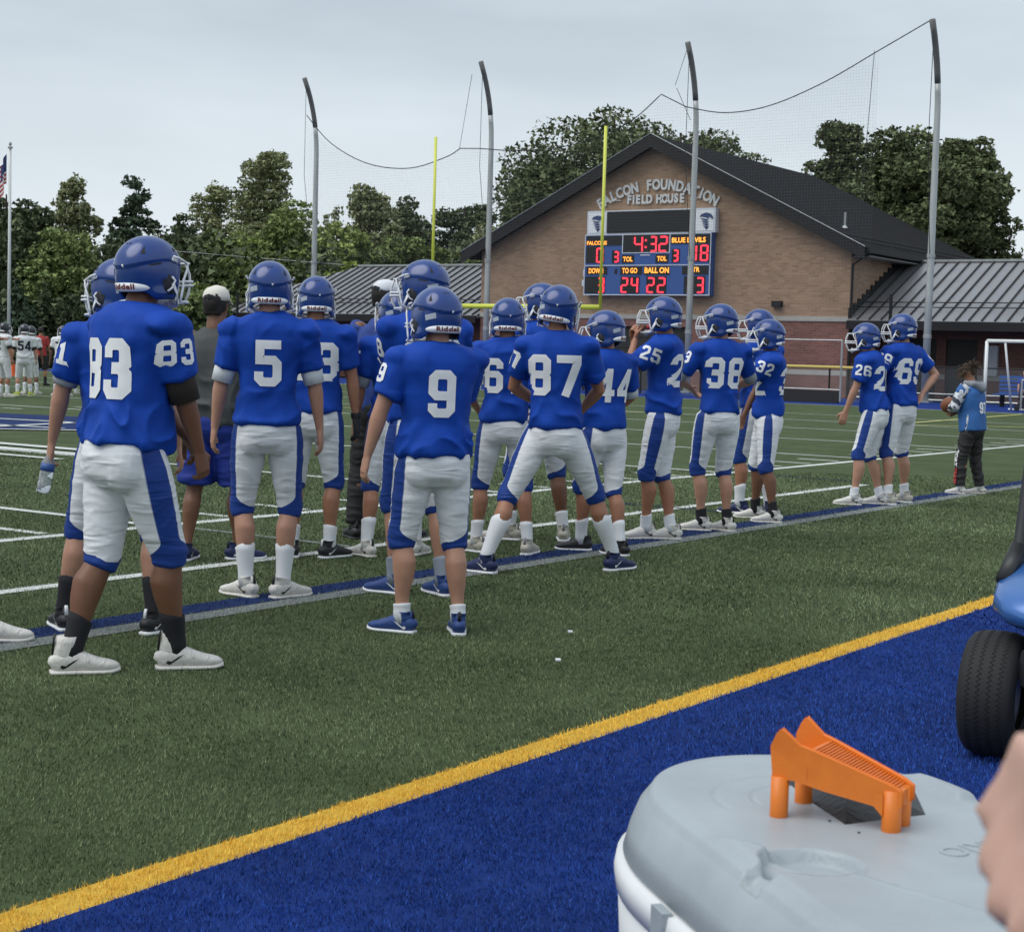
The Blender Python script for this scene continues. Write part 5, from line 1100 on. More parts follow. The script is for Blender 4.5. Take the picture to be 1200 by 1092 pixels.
    for K, A, toe, li in ((KL, A_L, toeL, 0), (KR, A_R, toeR, 1)):
        d2 = (K-A); u = d2.normalized()
        if sk:
            h1 = sockh*s; bkv = rz((0, -1, 0), toe*.6)
            def lr(hh):      # calf radius at a height above the ankle
                t = 1-hh/(sh); return np.interp(t, [.28, .45, .7, .88, 1.0], [.053*q, .049*q, .037*q, .0315*q**.5, .033]), np.interp(t, [.28, .45, .7, .88, 1.0], [.060*q, .054*q, .039*q, .036*q**.5, .038]), np.interp(t, [.28, .45, .7, .88], [.016, .013, .003, 0])
            rr_ = [(A-Vector((0, 0, .03*s)), (.038*s, .044*s))]
            for f in (.15, .3, .45, .6, .75, .9, 1.0):
                a1, b1_, bo_ = lr(h1*f); wv = 1.0+.02*math.sin(f*31+pos[0]*9); rr_.append((A+u*h1*f+bkv*bo_*s, ((a1*s+.0075)*wv, (b1_*s+.0075)*wv)))
            rr_ += [(A+u*h1, (.030*s, .032*s)), (A+u*h1*.8, (.02*s, .02*s))]
            sb_ = MB().loft(rr_, 18, rz((1, 0, 0), toe))
            sb_.build('sock', sk, root, True)
        so__ = obj('shoe', SM[0], root); so__.location = (A.x, A.y, A.z-.092*s); so__.rotation_euler = (-.0 if (lift[li] < .03) else -math.atan(lift[li]*4), 0, toe); so__.scale = (s,)*3
        if lift[li] > .03: so__.location = (A.x, A.y, A.z-.085*s)
        so__.rotation_mode = 'ZYX' if False else 'XYZ'
        for nm2, me2 in (('sole', SM[1]), ('studs', SM[2]), ('laces', SM[3]), ('heel_tab', SM[4])): 
            if full or nm2 == 'sole': obj(nm2, me2, so__)
        for ch_ in so__.children:
            if ch_.name.split('.')[0] in ('studs', 'laces'): ch_['kind'] = 'stuff'
        if SM[5] and full: obj('side_mark', SM[5], so__)
    # gloves / wristbands
    if glove:
        for S_, E_, W_, i in ((SL, EL, WL, 0), (SR, ER, WR, 1)):
            if glove[i]:
                gm = MB(); hd = (W_-E_).normalized(); hd = (hd*.9+Vector((0, 0, -.25))).normalized(); hand(gm, W_, hd, PAL[i], (0, 1, 0), curl[i], s*1.06); gm.tube([E_+(W_-E_)*.86, W_], [.031*s, .030*s], 12)
                g2 = remesh(gm, fine, 2, .45); c3, n3 = co_no(g2); set_co(g2, c3+n3*.0022); g2.materials.append(glove[i]); obj('glove', g2, root)
    # ---- head gear
    if outfit == 'player': add_helmet(root, hp(0, .0, .018), tw+hy, math.radians(hpitch), math.radians(hroll), 1.0*s**.35, navy, full)
    if cap:
        cp = MB(); cp.loft([(hp(0, -.012, .030), (.084*s, .103*s)), (hp(0, -.012, .060), (.083*s, .101*s)), (hp(0, -.014, .092), (.074*s, .090*s)), (hp(0, -.016, .115), (.050*s, .064*s)), (hp(0, -.018, .127), (.012*s, .016*s))], 22, Mh @ Vector((1, 0, 0)))
        co_ = cp.build('cap', cap, root, True)
        br = MB()
        vs = []
        for k in range(9):
            t = math.radians(-62+k*15.5); vs.append(hp(.080*math.sin(t), -.01+.098*math.cos(t), .036)); 
        for k in range(9):
            t = math.radians(-62+k*15.5); vs.append(hp(.078*math.sin(t), .0+.098*math.cos(t)+.068*math.cos(t)**.6, .020-.012*abs(math.sin(t))))
        br.add(vs, [(i, i+1, i+10, i+9) for i in range(8)]); bo = br.build('brim', cap, co_, True); sm_ = bo.modifiers.new('s', 'SOLIDIFY'); sm_.thickness = .004
        MB().loft([(hp(-.035, -.108, .045), (.014*s, .004)), (hp(0, -.119, .052), (.017*s, .004)), (hp(.035, -.108, .045), (.014*s, .004))], 8, (0, 0, 1)).build('cap_opening', M_dark, co_)
    if hair:
        hm_ = MB(); hm_.ell(hp(0, -.022, .022), (.082*s, .098*s, .100*s), 16, Mh); hm_.loft([(hp(0, -.055, -.02), (.072*s, .045*s)), (hp(0, -.058, -.065), (.060*s, .034*s))], 14, Mh @ Vector((1, 0, 0)))
        h2 = remesh(hm_, .009, 1); c, nn = co_no(h2); 
        cz = (np.array([list(Mh.transposed() @ (Vector(v)-hc)) for v in c])); keepz = np.clip((cz[:, 1]/s-.045)/.03, 0, 1)*np.clip((.075-cz[:, 2]/s)/.03, 0, 1)
        set_co(h2, c+nn*(.008*(vnoise(c*np.array([40, 40, 14]), 4)-.5)-.03*keepz)[:, None]); h2.materials.append(hair[0]); h2.shade_smooth(); obj('hair', h2, root)
    return root, dict(pel=pel, T=T, hp=hp, EL=EL, ER=ER, WL=WL, WR=WR, SL=SL, SR=SR, KL=KL, KR=KR, A_L=A_L, A_R=A_R, s=s, Mh=Mh, yaw=yaw)
# ------------------------------------------------------------------ the blue team on the sideline
def va(px): return 34.4-math.degrees(math.atan((px-600)/1935))   # azimuth under which a spot is seen, used as the base of the facing angles
BR = mat('undershirt_brown', (.030, .022, .018), .85, bump=.2, bscale=200); GRS = mat('undershirt_grey', (.33, .36, .40), .85, bump=.2, bscale=200); M_gblk = mat('glove_black', (.012, .012, .014), .6); M_gwht = mat('glove_white', (.55, .57, .6), .6)
GRP = 'blue jersey players on the sideline'
def P(lab, fl, fr, az, H, sh=0, **k):
    fl = (fl[0]+.565*sh, fl[1]-.825*sh); fr = (fr[0]+.565*sh, fr[1]-.825*sh)
    pos = ((fl[0]+fr[0])/2+k.pop('dx', 0), (fl[1]+fr[1])/2+k.pop('dy', 0)); k.setdefault('group', GRP)
    return person(lab, pos, az, H, feetL=fl, feetR=fr, **k)
P('large player in blue jersey eighty three with brown undershirt in the left foreground', (4.43, 5.10), (4.78, 4.87), -8, 1.725, sh=-.02, g=1.13, skin='brown', number='83', nx=.004, nw=.66, sleeve='83', sleeve_l='r', head=4, hpitch=2, tL=-26, tR=-26, hl=(.10, .27, .02), hr=(.18, .26, -.06), pl=(-1, -.5, -.2), pr=(1, -.7, -.2), under=(BR, 1.08), sock='black', sockh=.15, shoe='whitehi', vox=.008, fine=.005, palms=((.2, -.3, -1), (-1, -.1, -.4)), curl=(.9, .9), lean=6)
rB, iB = P('player with water bottle hidden behind player eighty three', (5.06, 5.97), (5.27, 5.60), va(140)+2, 1.67, sh=.04, dx=.02, dy=-.03, g=1.10, skin='fair', sleeve='71', head=42, tL=12, tR=-40, hl=(-.31, .10, .0), hr=(.30, .05, -.02), under=(GRS, .86), sock='black', sockh=.17, shoe='blackwhite', vox=.010, curl=(.9, .5))
P('player in blue jersey five with white undershirt sleeves, seen straight from behind', (6.41, 6.05), (6.52, 5.89), va(316)-1, 1.725, g=1.0, skin='fair', number='5', head=0, hpitch=2, tL=42, tR=-46, hl=(-.285, .02, -.03), hr=(.285, .03, -.02), under=(M_undershirt, 1.0), sock='white', sockh=.19, shoe='white', vox=.0085, fine=.005)
P('player in blue jersey thirty three right behind player five', (7.885, 6.975), (8.015, 6.785), va(371)-6, 1.73, sh=-.05, g=1.02, skin='tan', number='33', head=8, tL=10, tR=-38, hl=(-.28, .02, -.02), hr=(.27, .04, -.02), sock='white', sockh=.12, shoe='blackwhite', glove=(None, M_gblk))
P('mostly hidden player with grey cuffed sleeve between the white capped coach and the tall player', (8.25, 6.67), (8.55, 6.50), va(468)+8, 1.66, sh=-.05, skin='tan', number='15', sleeve='5', head=10, hl=(-.27, .05, -.03), under=(GRS, 1.0), shoe='white')
P('tall player behind number nine, facing left with an eight on his sleeve', (7.03, 5.60), (7.17, 5.38), va(498)+22, 1.77, sh=.05, g=1.12, skin='fair', number='88', sleeve='8', head=38, tL=35, tR=5, hl=(-.05, .28, .08), hr=(.2, .22, .05), sock='grey', sockh=.12, shoe='blue')
P('shorter player in blue jersey nine with blue cleats in the middle foreground', (6.105, 4.76), (6.255, 4.54), va(513)+12, 1.575, g=1.14, skin='fair', number='9', sleeve='9', head=14, hroll=0, tL=52, tR=-8, hl=(-.36, .03, -.02), hr=(.10, .27, .05), pr=(1, -.3, -.2), sock='white', sockh=.07, shoe='blue', vox=.0085, fine=.005)
P('partly hidden player between numbers nine and eighty seven', (8.92, 6.42), (9.06, 6.10), va(590)-2, 1.645, sh=.06, skin='tan', number='61', head=2, tL=50, tR=-15, hl=(-.2, .2, .1), hr=(.2, .2, .1), sock='white', sockh=.14, shoe='cream')
P('player in blue jersey eighty seven standing with legs wide apart', (8.10, 5.74), (8.80, 5.25), va(652)-6, 1.775, sh=.04, g=.96, skin='tan', number='87', sleeve='87', sleeve_l='l', head=-4, hroll=8, tL=60, tR=-32, hl=(-.10, .24, .16), hr=(.12, .25, .12), pl=(-1, -.25, -.3), pr=(1, -.25, -.3), sock='white', sockh=.26, shoe='navy', fine=.0055, palms=((1, 0, -.3), (-1, 0, -.3)))
P('player behind number eighty seven with helmet turned left', (9.80, 6.50), (10.05, 6.20), va(640)+30, 1.79, sh=-.15, g=1.1, skin='brown', number='76', head=48, hl=(-.1, .2, .12), hr=(.15, .2, .12), tL=45, sock='white', sockh=.12, shoe='cream')
P('player in blue jersey forty four with white sleeve, head turned left', (9.55, 5.96), (9.50, 5.62), va(716)+34, 1.60, sh=.04, g=.98, skin='tan', number='44', sleeve='4', head=42, hpitch=-6, tL=52, tR=10, hl=(-.20, .25, .12), hr=(.15, .22, .12), pl=(-1, -.3, -.3), under=(M_undershirt, .98), sock='white', sockh=.16, shoe='black')
r25, i25 = P('player in blue jersey twenty five with hand at the mouth and a red mouthguard', (10.565, 5.975), (10.675, 5.825), va(770)+80, 1.73, sh=-.01, g=.94, skin='tan', number='24', sleeve='25', head=0, hl=(-.07, .21, .57), hr=(.02, .24, .57), pl=(-.7, -.15, -1), pr=(.5, -.1, -1), tL=28, tR=10, sock='white', sockh=.10, shoe='white', palms=((.3, -1, 0), (-.3, -1, 0)), curl=(.9, .9))
MB().ell(i25['hp'](0, .106, -.075), (.022, .020, .020), 10).build('mouthguard', mat('mouthguard_red', (.55, .03, .05), .4), r25, True)
P('player in blue jersey thirty eight with grey cuff, arms folded in front', (11.41, 5.97), (11.53, 5.81), va(842)+22, 1.71, g=.95, skin='fair', number='38', sleeve='3', head=52, tL=58, tR=25, hl=(-.14, .24, .22), hr=(.12, .24, .22), pl=(-1, -.15, -.5), pr=(1, -.1, -.5), under=(GRS, .98), sock='black', sockh=.09, shoe='white')
P('blurred player hidden behind number thirty two', (12.95, 6.50), (13.15, 6.32), va(890)+50, 1.73, sh=.08, skin='tan', number='42', head=30, hl=(-.26, .1, -.02), glove=(M_snvy, None), sock='white', shoe='navy')
P('player in blue jersey thirty two with hand raised to the chin strap', (12.40, 5.94), (12.64, 6.22), va(901)+96, 1.63, sh=.10, g=.97, skin='brown', number='32', front='42', sleeve='32', head=-12, hl=(-.03, .28, .56), hr=(.14, .22, -.02), pl=(-.6, .1, -1), tL=-10, tR=-6, sock='black', sockh=.10, shoe='white', palms=((.3, -1, 0), (-1, 0, 0)))
P('player in blue jersey twenty six stepping left with a blue mouthguard at his mask', (14.72, 6.00), (15.02, 5.86), va(1016)+76, 1.69, sh=-.09, g=.95, skin='fair', number='26', sleeve='26', head=10, tL=12, tR=8, hl=(-.20, .26, -.04), hr=(.20, .02, .04), lean=8, dy=-.02, dx=.06, sock='white', sockh=.09, shoe='white')
P('player in blue jersey sixty nine with hands on hips and elbows out', (15.05, 5.80), (15.42, 5.78), va(1057)+50, 1.775, sh=-.08, g=.95, skin='fair', number='69', sleeve='69', head=26, tL=28, tR=8, hl=(-.16, .10, .10), hr=(.16, -.12, .14), pl=(-1, .1, .1), pr=(1, -.5, .1), sock='white', sockh=.10, shoe='cream', glove=(M_gblk, None))
P('player mostly outside the left edge, only a white cleat in view', (4.40, 6.50), (4.66, 5.93), -40, 1.72, skin='tan', number='50', tL=0, tR=0, sock='black', shoe='white', dx=-.42, dy=.25)
# coaches
KH = mat('cap_khaki', (.70, .67, .60), .8, bump=.1); WC = mat('cap_white', (.68, .70, .74), .7); GJ = mat('jacket_grey', (.052, .058, .060), .7, var=.1); POLO = mat('polo_blue', (.018, .050, .24), .75, bump=.15); SH = mat('shorts_blue', (.008, .03, .26), .7); TRB = mat('trousers_black', (.012, .012, .014), .8); HB_ = mat('hair_dark', (.014, .011, .010), .7)
P('coach in grey jacket, khaki cap and blue shorts behind player eighty three', (7.20, 7.42), (7.46, 7.24), va(228)-18, 1.67, sh=.09, g=1.12, skin='brown', outfit='jacket', topcol=GJ, botcol=('shorts', SH), cap=KH, hair=(HB_,), head=-10, tL=5, tR=-50, hl=(-.1, .25, .1), hr=(.12, .25, .1), sock=None, shoe='navy', group='coaches on the sideline')
P('coach in blue polo, black trousers and white cap turned backwards looking away', (8.95, 7.42), (9.25, 7.20), va(447)-14, 1.80, g=1.1, skin='brown', outfit='coach', topcol=POLO, botcol=('trousers', TRB), cap=WC, hair=(HB_,), head=-30, hpitch=-6, hl=(-.22, .2, .05), hr=(.2, .2, .05), sock='black', shoe='allblack', group='coaches on the sideline')
# water bottle in the hand behind eighty three
wb = rz(iB['WL'], iB['yaw'])+Vector((rB.location.x, rB.location.y, 0))+Vector((-.015, .015, -.135)); r = empty('water_bottle', tuple(wb), label='clear plastic water bottle with blue label held by its neck at the left', cat='bottle'); r.rotation_euler = (.10, .16, 0)
M_pet = mat('bottle_clear', (.80, .84, .86), .08, trans=.75, spec=.6); MB().loft([((0, 0, -.10), (.020, .020)), ((0, 0, -.095), (.030, .030)), ((0, 0, -.05), (.031, .031)), ((0, 0, -.045), (.028, .028)), ((0, 0, -.02), (.031, .031)), ((0, 0, .04), (.031, .031)), ((0, 0, .075), (.014, .014)), ((0, 0, .09), (.013, .013))], 16).build('bottle_body', M_pet, r, True)
MB().tube([(0, 0, .088), (0, 0, .105)], .015, 12).build('bottle_cap', M_white, r, True); MB().loft([((0, 0, .0), (.0315, .0315)), ((0, 0, .036), (.0318, .0318))], 16).build('bottle_label', M_sblue, r, True)
# child
def camo_mat():
    m = mat('sleeve_camo', (.55, .57, .60), .8); t = m.node_tree; n_ = t.nodes; l = t.links; tc_ = n_.new('ShaderNodeTexCoord'); z = n_.new('ShaderNodeTexNoise'); z.inputs['Scale'].default_value = 16; z.inputs['Detail'].default_value = 1; l.new(tc_.outputs['Object'], z.inputs[0])
    c = n_.new('ShaderNodeValToRGB'); c.color_ramp.interpolation = 'CONSTANT'; e = c.color_ramp.elements; e[0].color = (.05, .06, .09, 1); e[1].position = .45; e[1].color = (.62, .65, .68, 1); x = e.new(.58); x.color = (.30, .33, .37, 1); l.new(z.outputs[0], c.inputs[0]); l.new(c.outputs[0], n_['Principled BSDF'].inputs['Base Color']); return m
CM = camo_mat(); KB = mat('kid_jersey_blue', (.025, .12, .36), .7, var=.2, vscale=14); KT = mat('kid_trousers_black', (.016, .014, .015), .6, bump=.3, bscale=60); HK = mat('hair_brown', (.11, .075, .05), .8, island=.5)
rk, ik_ = P('child with messy brown hair in blue and camouflage hoodie holding a football', (17.0, 5.86), (17.22, 5.72), va(1140)+62, 1.36, g=1.05, skin='tan', outfit='kid', topcol=CM, botcol=('trousers', KT), hair=(HK,), head=14, hpitch=-32, hl=(-.08, .30, .22), hr=(.08, .30, .20), tL=20, tR=12, lean=6, sock='white', shoe='white', group=None, pl=(-1, -.3, -.5), pr=(1, -.3, -.5))
def shell_part(name, root, inf, z0, z1, hw, hd, m, extra=None):
    mb = MB(); T = inf['T']; s = inf['s']; mb.loft([(T(0, -.004, (z0+(z1-z0)*k/6)*s), (hw[0]+(hw[1]-hw[0])*k/6, hd)) for k in range(7)], 28, (1, 0, 0), ex=2.5, cap=False); o = mb.build(name, m, root, True); return o
kj = MB(); T = ik_['T']; s = ik_['s']
kj.loft([(T(0, 0, .06*s), (.15*s, .11*s)), (T(0, 0, -.055*s), (.206*s, .168*s)), (T(0, 0, .10*s), (.202*s, .164*s)), (T(0, 0, .22*s), (.196*s, .160*s)), (T(0, 0, .36*s), (.210*s, .162*s)), (T(0, 0, .46*s), (.218*s, .148*s)), (T(0, 0, .53*s), (.180*s, .118*s)), (T(0, 0, .585*s), (.10*s, .09*s))], 28, (1, 0, 0), ex=2.5)
for S_, E_ in ((ik_['SL'], ik_['EL']), (ik_['SR'], ik_['ER'])): d1 = E_-S_; kj.loft([(S_-d1*.1, (.088*s, .080*s)), (S_+d1*.3, (.085*s, .078*s)), (S_+d1*.45, (.082*s, .076*s)), (S_+d1*.3, (.06*s, .06*s))], 20, (0, 1, .2))
km = remesh(kj, .009, 4); c, nn = co_no(km); set_co(km, c+nn*(.014*(vnoise(c*11, 3)-.4))[:, None]); km.materials.append(KB); km.shade_smooth(); kjo = obj('team_jersey', km, rk)
bv = BVHTree.FromPolygons([v.co.copy() for v in km.vertices], [tuple(p.vertices) for p in km.polygons])
project_number('97', .12, bv, T(0, 0, .27*s), (1, 0, 0), (0, 0, 1), (0, 1, 0), rk, M_number, 'back_number', .6); project_number('9', .06, bv, T(-.19*s, .0, .47*s), (0, -1, 0), (0, 0, 1), (1, 0, 0), rk, M_number, 'shoulder_number')
hd_ = MB(); hd_.loft([(T(-.10*s, .03, .60*s), (.03, .03)), (T(-.11*s, -.07, .59*s), (.035, .035)), (T(0, -.13, .54*s), (.05, .055)), (T(.11*s, -.07, .59*s), (.035, .035)), (T(.10*s, .03, .60*s), (.03, .03))], 14); h3 = remesh(hd_, .009, 3); c, nn = co_no(h3); set_co(h3, c+nn*(.016*(vnoise(c*18, 8)-.4))[:, None]); h3.materials.append(mat('hood_grey', (.25, .27, .30), .85)); h3.shade_smooth(); obj('hood', h3, rk)
# loose hair strands
hs_ = MB(); rr = random.Random(3); hp = ik_['hp']
for k in range(700):
    v = Vector((rr.gauss(0, 1), rr.gauss(-.1, 1), abs(rr.gauss(.3, .8)))).normalized(); p0 = Vector((v.x*.078, -.02+v.y*.094, .022+v.z*.095)); d = Vector((v.x*.6+rr.uniform(-.4, .4), v.y*.6+rr.uniform(-.3, .5), -.5+rr.uniform(-.5, .6))).normalized(); L_ = rr.uniform(.06, .15)
    p1 = p0+(v*.5+d*.5)*L_*.5; p2 = p1+d*L_*.6; a_, b_, c_ = hp(*p0), hp(*p1), hp(*p2); w_ = Vector((rr.uniform(-1, 1), rr.uniform(-1, 1), 0)).normalized()*.0045
    hs_.add([a_-w_, a_+w_, b_+w_, b_-w_, c_], [(0, 1, 2, 3), (3, 2, 4)])
hs_.build('hair_strands', HK, rk)
for tx, cc, zz in (('LIONS', M_number, .30), ('DETROIT', mat('print_red', (.5, .03, .03), .6), .16)):
    pass
leg = MB(); K, A = ik_['KL'], ik_['A_L']; d2 = A-K
def leg_text(tx, m, f0, f1):
    V, Fs = text_mb(tx, 1.0, 0, bold=.03); xs = [p.x for p in V]; x0, x1 = min(xs), max(xs); out_ = []
    Hp = ik_['pel']+Vector((-.088*s, 0, 0)); L_ = [Hp, K, A]
    for p in V:
        u = f0+(p.x-x0)/(x1-x0)*(f1-f0); q = K.lerp(A, u) if u >= 0 else K.lerp(Hp, -u); t = math.radians(150)+p.y*.95; r_ = .078*s*1.06; out_.append(q+Vector((r_*math.cos(t)*1.08, r_*math.sin(t)*1.12, 0)))
    MB().add(out_, Fs).build('leg_print', m, rk)
leg_text('SPORT', M_number, -.35, .28); leg_text('TEAM', mat('print_red', (.5, .03, .03), .6), .32, .86)
fbm = MB(); fbm.loft([((-.135, 0, 0), (.004, .004)), ((-.12, 0, 0), (.022, .022)), ((-.09, 0, 0), (.048, .048)), ((-.05, 0, 0), (.072, .072)), ((0, 0, 0), (.082, .082)), ((.05, 0, 0), (.072, .072)), ((.09, 0, 0), (.048, .048)), ((.12, 0, 0), (.022, .022)), ((.135, 0, 0), (.004, .004))], 18)
fo = empty('football', (0, 0, 0), label='brown football held in front of the child', cat='football'); w0 = Vector((17.11, 5.79, 0))+rz(ik_['WL']*.5+ik_['WR']*.5+Vector((0, .06, .06)), ik_['yaw']); fo.location = w0; fo.rotation_euler = (0, .3, ik_['yaw']+.9); fbm.build('leather_body', mat('football_leather', (.20, .065, .028), .6, bump=.3, bscale=150), fo, True)
fl_ = MB()
for k in range(7): fl_.tube([(-.035+k*.0117, -.012, .081), (-.035+k*.0117, .012, .081)], .003, 5)
fl_.tube([(-.04, 0, .0815), (.04, 0, .0815)], .003, 5); fl_.build('laces', M_white, fo)

# ------------------------------------------------------------------ the white team far left
M_jw = mat('jersey_white', (.66, .68, .70), .7, var=.08, vscale=8); M_pw = mat('pants_plain_white', (.64, .66, .68), .7, var=.08, vscale=8)
WT = [((26.34, 32.27), va(28)+2, 'white jersey player fifty four seen from behind beside the flagpole', '54', 1.68, 'fair', 'lime', 1.15, 0), ((27.4, 32.16), va(72)-4, 'white jersey player seventy leaning forward right of number fifty four', '70', 1.70, 'dark', 'white', 1.15, 14),
      ((25.45, 31.9), va(4)-60, 'white jersey player at the very left edge turned right', '2', 1.70, 'tan', 'white', 1.0, 0), ((27.55, 33.5), va(46)-8, 'white jersey player half hidden right behind number fifty four', '61', 1.66, 'brown', 'white', 1.0, 0),
      ((27.3, 34.6), va(14)+20, 'white jersey player behind the two left edge players', '22', 1.72, 'dark', 'white', 1.0, 0), ((28.9, 33.6), va(86)+10, 'white jersey player beside the shoulder of player eighty three', '77', 1.68, 'tan', 'white', 1.1, 0), ((24.6, 31.3), va(-14)-80, 'white jersey player just outside the left edge with arm out', '12', 1.7, 'tan', 'white', 1.0, 0)]
for p_, az, lab, num, H, sk_, sh_, g_, ln_ in WT:
    a_ = math.radians(az); rt_ = (math.sin(a_)*.15, -math.cos(a_)*.15)
    P(lab, (p_[0]-rt_[0], p_[1]-rt_[1]), (p_[0]+rt_[0], p_[1]+rt_[1]), az, H, g=g_, skin=sk_, number=num, navy=True, full=False, vox=.016, fine=.009, topcol=M_jw, botcol=('football', M_pw), sock='white', sockh=.2, shoe=sh_, lean=ln_, hpitch=-ln_*.5, under=(M_gblk, .95), group='white jersey players on the far sideline', head=8, **({'hl': (-.05, .34, .5)} if num in ('2', '12') else {}))
p_ = (33.1, 39.8); P('official in black shorts and red top standing between the white players', (p_[0]-.1, p_[1]+.1), (p_[0]+.1, p_[1]-.1), va(52)-10, 1.75, skin='tan', outfit='coach', topcol=mat('shirt_red', (.35, .03, .03), .7), botcol=('shorts', TRB), hair=(HB_,), sock='black', shoe='allblack', vox=.016, fine=.01, group=None)
P('seated spectator in blue on the bench at the right edge', (57.35, 17.85), (57.42, 17.55), va(1195)+160, 1.6, skin='fair', outfit='coach', topcol=POLO, botcol=('trousers', TRB), hair=(HB_,), sock='black', shoe='allblack', vox=.016, fine=.01, group=None, crouch=.32, dx=.42, dy=.1, hl=(-.1, .38, .05), hr=(.1, .38, .05))

# ------------------------------------------------------------------ cooler with kicking tee
M_lid = mat('lid_grey', (.35, .395, .425), .42, var=.10, vscale=9, bump=.10, bscale=420); M_lidside = mat('lid_grey', (0, 0, 0)); M_cw = mat('cooler_white', (.72, .74, .75), .4, var=.04, vscale=4)
CD = Vector((.46, .888, 0)); CP = Vector((.888, -.46, 0)); C0 = CD*1.30+CP*1.188    # long axis, cross axis, centre of the lid
ca = math.atan2(CD.y, CD.x)
C0 = C0+CD*.036+CP*.026; ca -= .222
cl_ = empty('cooler', (C0.x, C0.y, 0), ca, label='white cooler with grey rounded lid in the near right corner', cat='cooler')
def radial(a_, b_, t):     # rounded end oval: straight long sides, nearly half round ends
    c, s_ = math.cos(t), math.sin(t); be = 1.35*b_; L_ = a_-be; lo_, hi_ = 0.0, 2.0
    for _ in range(26):
        m = (lo_+hi_)/2; x, y = abs(m*c), abs(m*s_); d = max(0, x-L_); ins = (d/be)**2.12+(y/b_)**2.12 < 1
        lo_, hi_ = (m, hi_) if ins else (lo_, m)
    return lo_*c, lo_*s_
def oval(a_, b_, e_, n_=72): return [radial(a_, b_, 2*PI*k/n_) for k in range(n_)]
def stack(mb, layers, n_=96):
    vs = []
    for a_, b_, e_, z in layers: vs += [(x, y, z) for x, y in oval(a_, b_, e_, n_)]
    m_ = len(layers); mb.add(vs, [(i*n_+k, i*n_+(k+1) % n_, (i+1)*n_+(k+1) % n_, (i+1)*n_+k) for i in range(m_-1) for k in range(n_)]+[tuple(range(n_))[::-1], tuple((m_-1)*n_+k for k in range(n_))]); return mb
ZL = .80
stack(MB(), [(.44, .195, 2.9, .36), (.460, .215, 2.9, .38), (.476, .231, 2.9, .60), (.481, .236, 2.9, .675), (.466, .221, 2.9, .68)]).build('body', M_cw, cl_, True)
stack(MB(), [(.468, .223, 2.9, .676), (.484, .239, 2.9, .680), (.487, .242, 2.9, .700), (.484, .239, 2.9, .716), (.46, .215, 2.9, .718)]).build('rim', M_cw, cl_, True)
# lid: height field over an oval, so recesses and channel are real relief
def lid():
    nu, nv = 230, 130; A_, B_ = .450, .205; V = []; Fs = []
    def hgt(x, y):
        e_ = (max(0, (abs(x)-(A_-1.35*B_))/(1.35*B_))**2.12+abs(y/B_)**2.12)**(1/2.12); z = ZL
        x, y = .039+x*.9755+y*.2202, -.014-x*.2202+y*.9755     # relief is laid out along the seam
        z -= .003*sst(.86, .97, e_)+.013*sst(.955, 1.0, e_)
        dl = ((x+.206)*(-.261)+(y-.054)*.965)      # in front of the long seam the lid is raised
        z += .0070*sst(-.006, .003, dl)*(1-sst(.86, .95, e_))+.0025*(1-sst(.001, .005, abs(dl)))*(1-sst(.80, .9, e_))
        yb = -y-.17-.30*x; bk = sst(-.012, 0, yb)*sst(.16, .175, x)*(1-sst(.32, .36, x)); bk2 = sst(-.012, 0, yb)*(1-sst(.10, .115, x))
        z += .009*(bk+bk2)*(1-sst(.93, 1.0, e_))
        for (cx, cy, r_) in ((.035, .112, .054), (-.30, .10, .050)):
            d_ = math.hypot(x-cx, y-cy); z -= .016*(1-sst(r_-.004, r_+.002, d_))
        for (x0, x1, y0, y1) in ((.015, .050, .15, .26), (-.32, -.285, .14, .26)):
            q_ = max(x0-x, x-x1, y0-y, y-y1); z -= .016*(1-sst(-.004, .006, q_))
        for r_ in (.07, .115):
            d_ = abs(math.hypot(x-.24, y+.05)-r_); z -= .0018*(1-sst(.001, .004, d_))*(1 if x > .25 else 0)
        return z
    for i in range(nu+1):
        for j in range(nv+1):
            u, v = i/nu*2-1, j/nv*2-1; # map square to superellipse
            r_ = max(abs(u), abs(v)); 
            if r_ < 1e-9: x = y = 0
            else:
                x, y = radial(A_, B_, math.atan2(v*B_, u*A_)); x *= r_; y *= r_
            V.append((x, y, hgt(x, y)))
    for i in range(nu):
        for j in range(nv): q_ = i*(nv+1)+j; Fs.append((q_, q_+nv+1, q_+nv+2, q_+1))
    m_ = MB().add(V, Fs); n0 = len(m_.v); n_ = 160
    L_ = [(A_, B_, 2.9, ZL-.016), (A_+.008, B_+.008, 2.9, ZL-.026), (A_+.018, B_+.018, 2.9, ZL-.050), (A_+.026, B_+.026, 2.9, .722), (A_-.01, B_-.01, 2.9, .715)]
    vs = []
    for a_, b_, e_, z in L_: 
        for (x, y) in oval(a_, b_, e_, n_): vs.append((x, y, z))
    m_.add(vs, [(i*n_+k, (i+1)*n_+k, (i+1)*n_+(k+1) % n_, i*n_+(k+1) % n_) for i in range(len(L_)-1) for k in range(n_)])
    return m_.build('lid', M_lid, cl_, True)
lid_o = lid()
V, Fs = text_mb('ONTARIO', .044, .0018, bold=.0); 
o = MB().add([(p.x, p.y, ZL-.0005+p.z) for p in V], Fs).build('raised_lettering', M_lid, lid_o); o.rotation_euler = (0, 0, PI/2+.27); o.location = (.005, -.130, 0)
for x_ in (-.2, .09): MB().box((x_, .240, .690), (.035, .012, .060)).build('latch_tab', M_lid, cl_)
for x_ in (-.3, .3):
    MB().box((x_, 0, .33), (.05, .36, .05)).build('cradle_bar', M_fascia, cl_)
tb_ = empty('equipment_table', (C0.x, C0.y, 0), ca, label='low black table under the white cooler', cat='table')
MB().box((0, 0, .285), (.9, .5, .035)).build('table_top', M_fascia, tb_)
